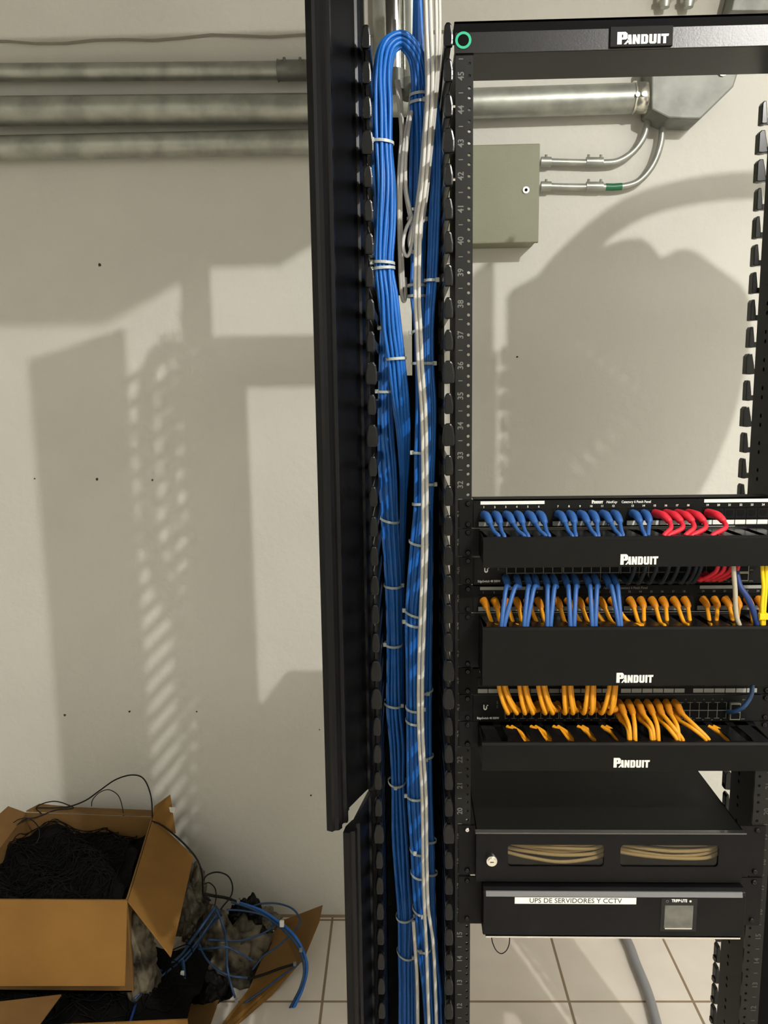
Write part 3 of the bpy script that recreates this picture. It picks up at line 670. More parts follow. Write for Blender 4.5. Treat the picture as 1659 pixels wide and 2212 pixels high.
def swx(c): return .0585+(c//6)*(.01405*6+.0025)+(c % 6+.5)*.01405   # column 0..23

# ------------------------------------------------------------------ patch cords
def cord(label, pts, nb, color, group, rb=.0056, rc=.0031, name='patch_cable'):
    """pts: Vectors, starting in the port; the first nb control points carry the moulded boot"""
    P = spline([tuple(p) for p in pts], 6); cut = (nb-1)*6
    root = empty(name, P[0], label, 'network cord', group)
    B = P[:cut+2]; n = len(B)
    R = [rb*(1-.22*(i/(n-1))**1.5) for i in range(n)]; R[-1] = rc*1.05
    MB().tube(B, R, 10, side=(1, 0, 0)).build('plug_boot', M['amber_boot_shaded' if color == 'yellow' else color], root)
    m = 'yellow' if color == 'yellow' else color
    MB().tube(P[cut:], rc, 10, side=(1, 0, 0)).build('jacket', M[m], root)
    p = Vector(P[0]); MB().box(p.x-.0056, p.x+.0056, p.y-.002, p.y+.006, p.z-.0042, p.z+.0042).build('connector', M['port'], root)
    return root
def V(x, y, z): return Vector((x, y, z))
ends = [1078, 1090, 1133.5, 1142, 1180, 1187, 1237, 1245, 1288, 1294, 1341, 1347, 1395, 1401, 1434, 1443, 1480, 1494, 1537]
zb = zU(31)+.0200; ztop = zU(31)
for i, ue in enumerate(ends, 1):
    x = portx(i); e = at(ue, 1157, Y=-.062); red = i >= 15; dx = e.x-x
    if red: mid = [V(x+.006, -.026, zb+.001), V(x+.012, -.036, zb-.006)]; m2 = V(x+max(dx, .010)*1.02, -.050, zb-.0145)
    else: mid = [V(x+.002+dx*.08, -.018, zb+.0005), V(x+.003+dx*.20, -.031, zb-.0070)]; m2 = V(x+dx*.62, -.050, zb-.0165)
    cord('%s patch cord plugged into port %d of the top patch panel' % ('red' if red else 'blue', i), [V(x, -.006, zb+.001)]+mid+[m2, V(e.x, -.060, e.z-.002), V(e.x+.001, -.060, e.z-.02), V(e.x+.002, -.050, e.z-.032)], 3, 'red' if red else 'pblue',
         'red patch cords in the top panel' if red else 'blue patch cords in the top panel', rb=.0066, rc=.0031 if not red else .0036)
# amber cords in the second panel
ends = {1: 1076, 2: 1088, 3: 1121, 4: 1135.5, 5: 1176, 6: 1188, 7: 1233, 8: 1275, 9: 1286, 10: 1327, 11: 1340, 12: 1386, 13: 1391, 14: 1394, 15: 1438, 16: 1446, 17: 1491, 18: 1497, 19: 1540, 20: 1548, 21: 1593, 22: 1588, 23: 1632, 24: 1640}
zb = zU(28)+.0195
for i, ue in ends.items():
    x = portx(i); e = at(ue, 1352, Y=-.064); dx = e.x-x
    cord('amber patch cord plugged into port %d of the second patch panel' % i, [V(x, -.006, zb+.001), V(x+.001+dx*.05, -.011, zb-.001), V(x+.002+dx*.12, -.020, zb-.0065), V(x+dx*.58, -.045, zb-.0235), V(e.x, -.062, e.z-.002), V(e.x+.001, -.062, e.z-.02), V(e.x+.002, -.05, e.z-.032)], 3, 'yellow', 'amber patch cords in the second panel', rb=.0064)
# cords dropping from the upper switch into the tall manager
sw = [(1097, 1083), (1121, 1089), (1144, 1132), (1160, 1138), (1183, 1182), (1201, 1189), (1226, 1232), (1246, 1240), (1273, 1279), (1291, 1286), (1316, 1336), (1332, 1341)]
zb = zU(29)+.012
for i, (us, ue) in enumerate(sw):
    s = at(us, 1240, Y=-.03); e = at(ue, 1352, Y=-.068); m1 = at(us+(ue-us)*.25, 1268, Y=-.044)
    m2 = at(us+(ue-us)*.62, 1305, Y=-.058)
    cord('%s blue cord from the left, dropping from the upper switch' % (['first', 'second', 'third', 'fourth', 'fifth', 'sixth', 'seventh', 'eighth', 'ninth', 'tenth', 'eleventh', 'last'][i]),
         [V(s.x-.001, -.008, zb+.001), V(s.x-.001, -.022, zb+.000), V(s.x, -.034, zb-.008), m1, m2, e, e+V(.001, .004, -.02), e+V(.003, .02, -.035)], 3, 'pblue', 'blue cords dropping from the upper switch', rb=.0056, rc=.0035)
# dark cords curling up behind the first cover
for i, c in enumerate((13, 14, 15, 16, 17, 18, 19, 20)):
    u = (1350, 1372, 1395, 1421, 1440, 1464, 1478, 1488)[i]; s = at(u, 1240, Y=-.02)
    cord('dark cord, %s of eight from the left, under the first cable cover' % ordn[i].replace('topmost', 'first'),
         [V(s.x, -.008, zb+.001), V(s.x, -.024, zb), V(s.x+.002, -.034, zb-.001), V(s.x+.004, -.046, zb+.012), V(s.x+.004, -.056, zb+.026), V(s.x+.004, -.058, zb+.04)], 3, 'dark_cord', 'dark cords under the first cover', rc=.0030)
for i in range(4):
    u = 1502+i*14; s = at(u, 1238, Y=-.02)
    cord('red cord, %s of four from the left, under the first cable cover' % ('first', 'second', 'third', 'last')[i],
         [V(s.x, -.008, zb+.003), V(s.x+.001, -.022, zb+.002), V(s.x+.005, -.034, zb+.003), V(s.x+.012, -.046, zb+.011), V(s.x+.018, -.056, zb+.022), V(s.x+.018, -.058, zb+.04)], 3, 'red', 'red cords under the first cover', rb=.0056)
def loosecord(label, pl, color, rc, cat='network cord'):
    P = [at(*p[:2], Y=p[2]) for p in pl]; P = spline([tuple(p) for p in P], 6)
    return tag(MB().tube(P, rc, 10, side=(1, 0, 0)).build('hanging_cable', M[color], None, loc=P[-1]), label, cat)
loosecord('cream white cord hanging in front of the right end of the second panel', [(1584, 1205, -.062), (1585, 1235, -.066), (1588, 1275, -.068), (1589, 1310, -.068), (1592, 1335, -.068), (1599, 1356, -.066), (1602, 1375, -.06)], 'cream', .0034)
loosecord('navy blue cord slanting down right of the cream cord', [(1588, 1215, -.05), (1597, 1262, -.062), (1614, 1290, -.068), (1627, 1320, -.068), (1636, 1355, -.066), (1637, 1375, -.06)], 'navy', .0042)
loosecord('left of the two lemon yellow cords at the right edge', [(1646, 1205, -.066), (1647, 1240, -.068), (1649, 1270, -.070), (1646, 1305, -.070), (1646, 1335, -.070), (1646, 1358, -.068), (1646, 1375, -.06)], 'lemon', .0026)
loosecord('right of the two lemon yellow cords at the right edge', [(1655, 1205, -.066), (1655, 1240, -.068), (1654, 1280, -.070), (1651, 1320, -.069), (1650, 1358, -.067), (1650, 1375, -.06)], 'lemon', .0026)
p = at(1648, 1331, Y=-.071); tag(box('cord_clip', M['lemon'], None, p.x-.006, p.x+.007, p.y-.004, p.y+.004, p.z-.0045, p.z+.0045, .001), 'small yellow clip holding the two lemon yellow cords', 'clip')
# amber cords hanging from the tall manager and hooking back into the lower switch
grp = [((1078, 1090), (1097, 1116)), ((1122, 1134), (1134, 1151)), ((1163, 1175), (1178, 1194)), ((1218, 1231), (1221, 1238)), ((1269, 1280), (1262, 1278)), ((1316, 1327), (1301, 1319))]
zs = zU(24); onm = ['first', 'second', 'third', 'fourth', 'fifth', 'sixth']
for g, (tops, bots) in enumerate(grp):
    for q in range(4):
        r_ = q // 2; c = q % 2
        t_ = tops[c]+(3.5 if r_ else 0); b_ = bots[c]+(4 if r_ else 0); yy = -.040 if r_ else -.048
        A = at(t_, 1470, Y=yy+.004); T = at(t_, 1486, Y=yy); B1 = at(t_+(b_-t_)*.45, 1517, Y=yy-.004); B = at(b_, 1540 if not r_ else 1533, Y=yy+.002); 
        S = at(b_+(1 if not r_ else 5), 1546 if not r_ else 1530, Y=-.008)
        K = V(B.x+.0008, -.030, B.z-.0045)
        lab = '%s amber cord of the %s hooked group on the lower switch' % (('left front', 'right front', 'left rear', 'right rear')[q], onm[g])
        cord(lab, [V(S.x, -.008, B.z-.002), V(S.x, -.022, B.z-.005), K, B, B1, T, A, A+V(0, .01, .02)], 3, 'yellow', 'amber cords hooked up into the lower switch', rb=.0052, rc=.0032)
# amber cords from the lower switch down into the lowest manager
dn = [(1336, 1348, 1361, 1), (1356, 1367, 1372, 1), (1376, 1389, 1412, 1), (1397, 1410, 1422, 1), (1418, 1430, 1474, 1), (1438, 1448, 1466, 1), (1456, 1473, 1530, 1), (1450, 1467, 1524, 0), (1332, 1344, 1359, 0), (1374, 1386, 1408, 0), (1412, 1426, 1462, 0)]
for i, (u0, u1, u2, tp) in enumerate(dn):
    S = at(u0, 1517 if tp else 1536, Y=-.008); B_ = at(u1, 1541 if tp else 1556, Y=-.036); E_ = at(u2, 1597, Y=-.066); Mid = at(u1+(u2-u1)*(.5 if abs(u2-u1) > 30 else .8), 1568 if tp else 1573, Y=-.058)
    cord('%s amber cord from the left, %s row, slanting into the lowest cover' % ((ordn[i].replace('topmost', 'first') if tp else ['fourth', 'first', 'second', 'third'][i-7]), 'upper' if tp else 'lower'),
         [S, at((u0+u1)/2, 1526 if tp else 1544, Y=-.024), B_, Mid, E_, E_+V(.002, .004, -.012), E_+V(.004, .01, -.022)], 3, 'yellow', 'amber cords slanting into the lowest manager', rb=.0060, rc=.0033)
# cords lying inside the lowest manager, glimpsed through the slots
zi = zU(23)+U-.010
for i, (x, s_) in enumerate(((.068, .006), (.105, .010), (.140, .010), (.178, .010), (.215, .008), (.380, .008))):
    P = spline([(x-.008, -.020, zi+.008), (x+.004, -.032, zi+.004), (x+.010, -.045, zi), (x+.014+s_, -.058, zi-.004), (x+.014+s_, -.066, zi-.016)], 5)
    for dz in (0, 1):
        tag(MB().tube([(a+dz*.007, b, c) for a, b, c in P], .0034, 8, side=(1, 0, 0)).build('tucked_cable', M['yellow'], None, loc=P[0]), '%s amber cord glimpsed in slot %d of the lowest manager top' % (('left', 'right')[dz], i+1), 'network cord', 'amber cords inside the lowest manager')
loosecord('short dark blue cord curving at the right end of the lower switch', [(1625, 1480, -.03), (1623, 1500, -.036), (1613, 1519, -.036), (1600, 1531, -.032), (1584, 1538, -.024), (1572, 1537, -.012)], 'old_blue', .0034)

# ------------------------------------------------------------------ fibre enclosure with windows
ze0, ze1 = zU(18)+.001, zU(20)-.001
enc = empty('fibre_enclosure', (.225, .1, ze0), 'black two-unit drawer enclosure with two clear windows and a lock', 'enclosure')
yf = -.022; x0, x1 = .013, .437
MB().box(.0062, x1, yf+.008, .42, ze1-.0015, ze1).box(x0, x1, yf+.004, .42, ze0, ze0+.0015).box(x0, x0+.0015, yf+.004, .42, ze0, ze1).box(x1-.0015, x1, yf+.004, .42, ze0, ze1).box(x0, x1, .418, .42, ze0, ze1).build('housing', M['cover'], enc)
wz0, wz1 = at(1200, 1872, Y=yf).z, at(1200, 1825, Y=yf).z
wA = (at(1097, 1850, Y=yf).x, at(1305, 1850, Y=yf).x); wB = (at(1340, 1850, Y=yf).x, at(1552, 1850, Y=yf).x)
me = flat2d([[(x0, ze0), (x1, ze0), (x1, ze1), (x0, ze1)], rrect(wA[0], wA[1], wz0, wz1, .006), rrect(wB[0], wB[1], wz0, wz1, .006)], .002, front(0, yf+.001, 0))
fd = setup('front_door', me, M['black'], enc)
box('window_pane', M['glass'], fd, wA[0]-.004, wA[1]+.004, yf+.0025, yf+.0040, wz0-.004, wz1+.004)
box('window_pane', M['glass'], fd, wB[0]-.004, wB[1]+.004, yf+.0025, yf+.0040, wz0-.004, wz1+.004)
box('top_lip', M['tip'], enc, x0-.002, x1+.002, yf-.003, yf+.006, ze1-.002, ze1+.0008, .0006)
p = at(1062, 1858, Y=yf-.004)
lk = MB().tube([(p.x, yf, p.z), (p.x, yf-.007, p.z), (p.x, yf-.008, p.z)], [.0095, .0095, .0085], 24).build('lock', M['chrome'], enc)
MB().tube([(p.x, yf-.0078, p.z), (p.x, yf-.0100, p.z)], .0062, 20).build('keyway', M['zinc'], lk)
MB().box(p.x-.003, p.x+.003, yf-.0105, yf-.0098, p.z-.0007, p.z+.0007).build('keyway', M['ink'], lk)
for xa, xb in ((-.0135, x0), (x1, .4785)): box('mounting_ear', M['black'], enc, xa, xb, -.003, -.0005, ze0, ze1)
for x in (0, .465):
    for dz in (.008, .080): rackscrew(enc, x, ze0+dz, m='chrome' if dz > .05 and x == 0 else 'gloss')
for w_i, (wa, lab) in enumerate(((wA, 'left'), (wB, 'right'))):
    for i in range(7):
        zc = wz0+.006+i*.0052+random.uniform(-.001, .001); a, b = wa[0]-.01, wa[1]+.012; y = -.008+.004*(i % 3)
        sag = random.uniform(-.006, .004); P = spline([(a, y+.01, zc+.008), (a+(b-a)*.25, y, zc+.004+sag*.5), (a+(b-a)*.55, y-.004, zc+sag), (a+(b-a)*.85, y, zc+.001), (b, y+.01, zc+.006)], 6)
        tag(MB().tube(P, .0030, 8, side=(0, 0, 1)).build('coiled_fibre', M['fibre'] if (w_i == 0 or i < 4) else M['cream'], None, loc=P[0]), '%s tan cable from the bottom of the coil behind the %s window' % (ordn[i].replace('topmost', 'first'), lab), 'cable', 'tan cables coiled behind the enclosure windows')
# ------------------------------------------------------------------ UPS
zu0, zu1 = zU(16)+.001, zU(18)-.003
ups = empty('ups_unit', (.225, .1, zu0), 'black rack battery backup with a white text label and small screen', 'power unit')
yu = -.038; x0, x1 = .0235, .4385
box('chassis', M['black'], ups, x0+.004, x1-.004, -.001, .42, zu0+.001, zu1-.001, .001)
pf = [(yu+.010, zu0), (yu, zu0+.006), (yu, zu1-.010), (yu+.003, zu1-.004), (yu+.010, zu1), (-.001, zu1-.002), (-.001, zu0)]
bz = MB().prism([(x0, a, b) for a, b in pf], (x1-x0, 0, 0)).build('front_bezel', M['black'], ups, bevel=.0012)
MB().prism([(x0+.004, yu+.0010, zu1-.0105), (x0+.004, yu-.0012, zu1-.0105), (x0+.004, yu+.0012, zu1-.0030), (x0+.004, yu+.0045, zu1-.0035)], (x1-x0-.010, 0, 0)).build('bezel_ridge', mat('satin_grey', (.15, .15, .155), .35), bz)
MB().box(x0+.004, x1-.004, yu+.002, yu+.010, zu0-.0010, zu0+.0022).build('bottom_trim', M['chrome'], bz, bevel=.0008)
for xa, xb in ((-.0135, x0), (x1, .4785)): box('mounting_ear', M['black'], ups, xa, xb, -.003, -.0005, zu0, zu1)
a, b = at(1112, 1938, Y=yu), at(1374, 1953, Y=yu)
la = box('label_strip', M['white_paint'], bz, a.x, b.x, yu-.0006, yu+.0002, b.z, a.z)
text('label_text', 'UPS DE SERVIDORES Y CCTV', M['ink'], la, at(1243, 1945, Y=yu).x, yu-.0008, (a.z+b.z)/2, .0118, bold=.00004, sx=.97)
a, b = at(1436, 1955, Y=yu), at(1495, 2004, Y=yu)
sc = box('screen', M['screen'], bz, a.x, b.x, yu-.0012, yu+.0002, b.z, a.z, .0004)
box('screen_trim', M['chrome'], sc, a.x+.001, b.x-.001, yu-.0022, yu-.0008, b.z-.0012, b.z+.0006)
box('screen_surround', M['gloss'], bz, a.x-.006, b.x+.006, yu-.0008, yu+.0001, b.z-.006, a.z+.0125, .0003)
text('logo', 'TRIPP\u00b7LITE', M['print'], bz, at(1467, 1946, Y=yu).x, yu-.0012, at(1467, 1945, Y=yu).z, .0068, bold=.0003, sx=.78)
p = at(1441, 1946, Y=yu); setup('power_mark', flat2d([circ(0, 0, .0022, 16), circ(0, 0, .0015, 16)], .0003, front(p.x, yu-.0012, p.z)), M['print_dim'], bz)
p = at(1491, 1946, Y=yu); setup('power_mark', flat2d([circ(0, 0, .0018, 12)], .0003, front(p.x, yu-.0012, p.z)), M['print'], bz)
for x in (0, .465):
    for dz in (.010, .078): rackscrew(ups, x, zu0+dz)
P = spline([tuple(at(u, v, Y=-.01)) for u, v in ((1061, 2018), (1064, 2036), (1072, 2053), (1083, 2060), (1094, 2053), (1100, 2038), (1101, 2018))], 6)
tag(MB().tube(P, .0009, 6, side=(0, 1, 0)).build('wire_loop', M['wire'], None, loc=P[0]), 'thin black wire loop hanging under the battery backup', 'wire')

# ------------------------------------------------------------------ things on the floor
P = [at(u, v, Z=.016) for u, v in ((1330, 1990), (1357, 2035), (1376, 2085), (1400, 2145), (1419, 2212), (1440, 2300), (1470, 2420))]
P = spline([tuple(p) for p in P], 6)
tag(MB().tube(P, .0125, 14, side=(0, 0, 1)).build('floor_conduit', M['pvc'], None, loc=P[0]), 'grey tube lying on the tiles under the rack', 'conduit')

def panel(mb, q, th=.004):
    """thin board from a 3-D polygon, thickened along its normal"""
    q = [Vector(p) for p in q]; n = (q[1]-q[0]).cross(q[-1]-q[0]).normalized(); return mb.prism(q, n*th)
ZT = .42
fr, br_, bl = at(275, 1945, Z=ZT), at(330, 1765, Z=ZT), at(55, 1755, Z=ZT); fl_ = at(-40, 1957, Z=ZT); fl_ = Vector((bl.x+.03, fr.y, ZT))
cb = empty('cardboard_box', ((fr.x+fl_.x)/2, .72, .20), 'open cardboard box heaped with black wire against the wall', 'cardboard box')
ZB = .17
b_ = MB()
for p, q in ((fl_, fr), (fr, br_), (br_, bl), (bl, fl_)): panel(b_, [p, q, Vector((q.x, q.y, ZB)), Vector((p.x, p.y, ZB))])
panel(b_, [Vector((p.x, p.y, ZB)) for p in (fl_, fr, br_, bl)])
b_.build('box_body', M['cardd'], cb)
f0 = at(270, 2130, Y=.50); f1 = at(-120, 2150, Y=.50)
fa = MB(); panel(fa, [Vector((fl_.x-.02, fl_.y, ZT)), fr, Vector((fr.x-.004, f0.y-.0, f0.z)), Vector((fl_.x-.02, f0.y, f0.z-.004))]); fa.build('front_flap', M['card'], cb)
fb = MB(); e1 = at(418, 1850, Z=.36); nn = (br_-fr).cross(e1-fr); d_ = at(370, 2065, Y=1)-CAM; e2 = CAM+d_*((fr-CAM).dot(nn)/d_.dot(nn))
panel(fb, [fr+V(.002, 0, 0), br_+V(.002, 0, 0), e1, e2]); fb.build('side_flap', M['card'], cb)
fc = MB(); panel(fc, [bl, fl_, fl_+V(-.12, -.02, .02), bl+V(-.05, .0, .02)]); fc.build('side_flap', M['cardd'], cb)
t0, t1, t2 = at(335, 1740, Y=1.0), at(368, 1716, Y=1.0), at(380, 1800, Y=.99)
fd_ = MB(); panel(fd_, [br_+V(0, .0, .0), t0, t1, t2], .003); fd_.build('rear_flap', M['card'], cb)
ft = MB(); panel(ft, [at(340, 1742, Y=.985), at(378, 1745, Y=.985), at(376, 1757, Y=.985), at(350, 1748, Y=.985)], .002); ft.build('torn_tape', M['white_paint'], cb)
bk = MB(); panel(bk, [bl+V(0, .004, 0), br_+V(0, .004, 0), at(328, 1752, Y=.99), at(150, 1745, Y=.995), at(85, 1738, Y=.995)], .003); bk.build('rear_flap', M['cardd'], cb)
# heap of black wire inside
from mathutils import noise
def blob(name, cx, cy, cz, rx, ry, rz, m, amp=.12, seed=1, sub=5, label=None, cat=None, kind=None, flatz=None):
    """crumpled sack: a lumpy body with sharp folds"""
    bm = bmesh.new(); bmesh.ops.create_icosphere(bm, subdivisions=sub, radius=1); o3 = Vector((seed*3.1, seed*1.7, seed))
    for v in bm.verts:
        c = v.co.copy(); s = 1+.35*noise.noise(c*1.6+o3)+amp*2.2*(abs(noise.noise(c*3.5+o3))-.25)+amp*1.4*(abs(noise.noise(c*8+o3))-.2)+.03*noise.noise(c*22+o3)
        v.co = Vector((cx+c.x*rx*s, cy+c.y*ry*s, cz+c.z*rz*s))
        if flatz is not None and v.co.z < flatz: v.co.z = flatz+random.uniform(0, .001)
    me = bpy.data.meshes.new(name); bm.to_mesh(me); bm.free()
    for p in me.polygons: p.use_smooth = True
    o = setup(name, me, M[m], None, loc=(cx, cy, flatz if flatz is not None else cz)); return tag(o, label, cat, None, kind)
cx, cy = (fl_.x+br_.x)/2-.01, (fr.y+br_.y)/2
hm = MB(); NX = 26
def hz(x, y): return ZT-.045+.022*sin(x*17+1)*cos(y*13)+.012*sin(x*41+y*37)+.006*sin(x*90)*sin(y*80)
gx = [(fl_.x+.01)+(fr.x-.03-(fl_.x+.01))*i/NX for i in range(NX+1)]; gy = [fr.y+.008+(br_.y-fr.y-.016)*j/NX for j in range(NX+1)]
vs = [(x-(y-fr.y)*.12, y, hz(x, y)) for y in gy for x in gx]
hm.add(vs, [(j*(NX+1)+i, j*(NX+1)+i+1, (j+1)*(NX+1)+i+1, (j+1)*(NX+1)+i) for j in range(NX) for i in range(NX)], True)
r = random.Random(4)
for i in range(150):
    x, y = r.uniform(fl_.x+.05, fr.x-.07), r.uniform(fr.y+.03, br_.y-.03); pts = []; a = r.uniform(0, 6.28); R0 = r.uniform(.03, .10)
    for k in range(10):
        a += r.uniform(.2, .6); xx = min(max(x+R0*cos(a)*(1+.2*k/10), fl_.x+.02), fr.x-.06); yy = min(max(y+R0*sin(a), fr.y+.012), br_.y-.012)
        pts.append((xx-(yy-fr.y)*.12+.0, yy, hz(xx, yy)+.004+r.uniform(0, .014)))
    hm.tube(spline(pts, 2), .0013, 5, side=(0, 0, 1), caps=False)
tag(hm.build('tangled_wire', M['heap'], None, loc=(cx, cy, ZT-.09)), 'dark heap of tangled black wire filling the open box', 'tangled wire', None, 'stuff')
# loose wires over the rim
def wire(label, pl, m='wire', rr=.0014, Y=None, nm='loose_wire', cat='wire', group=None):
    pts = [tuple(at(p[0], p[1], Y=p[2])) for p in pl]; P = spline(pts, 7)
    return tag(MB().tube(P, rr, 7, side=(0, 1, 0)).build(nm, M[m], None, loc=P[0]), label, cat, group)
wire('black wire looping highest above the box against the wall', [(78, 1745, .93), (115, 1745, .94), (150, 1742, .95), (185, 1729, .96), (215, 1708, .97), (250, 1684, .98), (285, 1674, .98), (310, 1682, .975), (325, 1715, .96), (329, 1755, .93), (327, 1790, .90)], rr=.0021)
wire('thin black wire arc under the highest loop', [(198, 1742, .95), (200, 1728, .955), (215, 1712, .96), (235, 1706, .97), (255, 1718, .965), (264, 1742, .95), (267, 1765, .93)], rr=.0013)
wire('black wire curl at the left rear corner of the box', [(90, 1758, .93), (78, 1745, .94), (95, 1735, .95), (120, 1731, .95), (145, 1738, .95), (158, 1746, .95), (120, 1750, .94), (80, 1765, .92), (60, 1768, .91)], rr=.0017)
wire('black wire leaving the box at the left edge of the photo', [(-10, 1822, .86), (10, 1805, .87), (35, 1783, .88), (60, 1768, .90), (82, 1785, .88), (84, 1810, .86), (70, 1830, .84)], rr=.0016)
wire('second black wire at the left edge, inside the first curl', [(-10, 1815, .85), (14, 1790, .87), (40, 1770, .89), (60, 1768, .90), (40, 1780, .88), (20, 1795, .86), (16, 1815, .85), (22, 1825, .84)], rr=.0013)
wire('black wire running over the side flap down toward the floor pile', [(328, 1774, .90), (345, 1780, .89), (370, 1798, .87), (400, 1825, .85), (425, 1855, .84), (436, 1885, .83), (438, 1915, .83), (440, 1935, .83), (455, 1945, .84)], rr=.0026)
wire('black wire ring standing up right of the box', [(438, 1905, .84), (448, 1890, .85), (470, 1884, .86), (492, 1892, .87), (502, 1912, .87), (499, 1935, .86), (480, 1960, .84), (470, 1975, .82)], rr=.0022)
wire('smaller black wire ring inside the standing ring', [(440, 1910, .83), (452, 1907, .84), (464, 1918, .85), (467, 1935, .85), (464, 1955, .83)], rr=.0016)
wire('thick dark cable lying from the pile toward the blue cable', [(438, 1930, .83), (460, 1935, .85), (490, 1940, .87), (515, 1950, .88), (545, 1963, .88), (570, 1975, .88), (600, 1998, .86)], rr=.0042)
wire('white tipped dark cable lying in the box', [(295, 1858, .82), (260, 1866, .81), (235, 1868, .80)], 'old_blue', .0035)
p = at(220, 1871, Y=.72); tag(box('plug_tip', M['white_paint'], None, p.x-.005, p.x+.005, p.y-.004, p.y+.004, p.z-.005, p.z+.005, .0015), 'small white plug lying on the black wire in the box', 'plug')
# lower open box in front, with black wire and blue cables
r0 = empty('cardboard_box', (-1.0, .4, 0), 'second open cardboard box under and in front of the first', 'cardboard box')
Z2 = .17
c1, c2, c3 = at(405, 2203, Z=Z2), at(170, 2216, Z=Z2), at(130, 2160, Z=Z2)
b_ = MB(); panel(b_, [c2+V(-.2, -.01, 0), c1, V(c1.x+.0, c1.y, .004), V(c2.x-.2, c2.y-.01, .004)]); b_.build('front_wall', M['card'], r0)
b_ = MB();  panel(b_, [V(-1.3, .43, .004), V(c1.x, c1.y, .004), V(c1.x+.01, .78, .004), V(-1.3, .78, .004)], .003); b_.build('box_body', M['cardd'], r0)
b_ = MB(); g0, g1, g2, g3 = at(-60, 2170, Z=.20), at(132, 2148, Z=.21), at(75, 2225, Z=.20), at(-60, 2240, Z=.19); panel(b_, [g0, g1, g2, g3]); b_.build('side_flap', M['cardd'], r0)
hm = MB(); vs = []; x_a, x_b, y_a, y_b = -1.25, c1.x-.01, c1.y+.01, .74
def h2(x, y): return Z2-.035+.02*sin(x*23)*cos(y*19)+.008*sin(x*60+y*50)
vs = [(x_a+(x_b-x_a)*i/24, y_a+(y_b-y_a)*j/20, h2(x_a+(x_b-x_a)*i/24, y_a+(y_b-y_a)*j/20)) for j in range(21) for i in range(25)]
hm.add(vs, [(j*25+i, j*25+i+1, (j+1)*25+i+1, (j+1)*25+i) for j in range(20) for i in range(24)], True)
for i in range(90):
    x, y = r.uniform(x_a+.1, x_b-.06), r.uniform(y_a+.05, y_b-.05); pts = []; a = r.uniform(0, 6.28); R0 = r.uniform(.02, .08)
    for k in range(9):
        a += r.uniform(.2, .6); xx = min(max(x+R0*cos(a), x_a), x_b-.005); yy = min(max(y+R0*sin(a), y_a), y_b); pts.append((xx, yy, h2(xx, yy)+.003+r.uniform(0, .012)))
    hm.tube(spline(pts, 2), .0014, 5, side=(0, 0, 1), caps=False)
tag(hm.build('tangled_wire', M['heap'], None, loc=(-.95, .5, Z2-.08)), 'black wire tangle in the lower box at the bottom of the photo', 'tangled wire', None, 'stuff')
for i, (ua, ub) in enumerate(((232, 228), (249, 243), (293, 280))):
    wire('%s short blue cable standing in the lower box' % ('left', 'middle', 'right and brightest')[i], [(ua, 2140, .60), (ua-1, 2170, .55), (ub, 2212, .49), (ub-2, 2240, .47)], 'old_blue' if i < 2 else 'navy', .0036, cat='cable', nm='blue_cable')
# crumpled film and dark bags right of the boxes
def bag_at(u, v, Y, ru, rv, ry, m, seed, label, name='plastic_bag', flat=True, sub=5):
    c = at(u, v, Y=Y); rx = (at(u+ru, v, Y=Y)-c).length; rz = (at(u, v+rv, Y=Y)-c).length
    return blob(name, c.x, c.y, max(c.z, .001) if not flat else c.z, rx, ry, rz, m, .16 if m == 'bag' else .09, seed, sub, label, 'plastic bag', flatz=.001 if flat else None)
bag_at(492, 2112, .84, 88, 120, .08, 'bag', 5, 'crumpled clear plastic bag heaped under the blue cables')
bag_at(415, 1960, .93, 36, 85, .05, 'bag', 9, 'crumpled brown film bunched tightly beside the flap of the first box')
bag_at(532, 2035, .90, 52, 92, .05, 'dark_bag', 12, 'small black bag lying between the clear film and the open carton', 'black_bag')
bag_at(445, 2170, .74, 56, 70, .05, 'dark_bag', 15, 'black bag in front of the clear film at the bottom', 'black_bag')
bag_at(345, 2185, .70, 70, 60, .04, 'dark_bag', 18, 'black film between the two boxes and the lowest blue cables', 'black_bag')
bag_at(560, 1990, .93, 40, 22, .04, 'bag', 23, 'flat scrap of clear film under the arching blue cable')
# clear film seen between the two flaps
fb = MB(); P = [at(u, v, Y=y) for u, v, y in ((278, 1955, .56), (345, 2030, .58), (330, 2105, .58), (300, 2140, .60), (275, 2150, .58))]; 
blob('plastic_bag', -.79, .60, .22, .055, .05, .13, 'bag', .14, 21, 5, 'crumpled film bulging out under the first box flap', 'plastic bag')
# flattened carton at the right of the pile
q = [at(520, 2155, Z=.03), at(598, 1990, Z=.12), at(697, 1955, Z=.19), at(688, 1990, Z=.12), at(648, 2070, Z=.02), at(505, 2235, Z=.02)]
r0 = empty('flattened_carton', at(600, 2100, Z=0), 'torn brown carton lying open at the right of the cable pile', 'cardboard box')
b_ = MB(); panel(b_, [at(538, 2135, Z=.01), at(600, 1992, Z=.075), at(697, 1955, Z=.17), at(690, 1990, Z=.13), at(655, 2075, Z=.04), at(645, 2082, Z=.03)], .003); b_.build('flap', M['cardd'], r0)
b_ = MB(); panel(b_, [at(538, 2135, Z=.01), at(645, 2082, Z=.032), at(585, 2150, Z=.004), at(480, 2240, Z=.004), at(470, 2225, Z=.01)], .003); b_.build('fold', M['card'], r0)
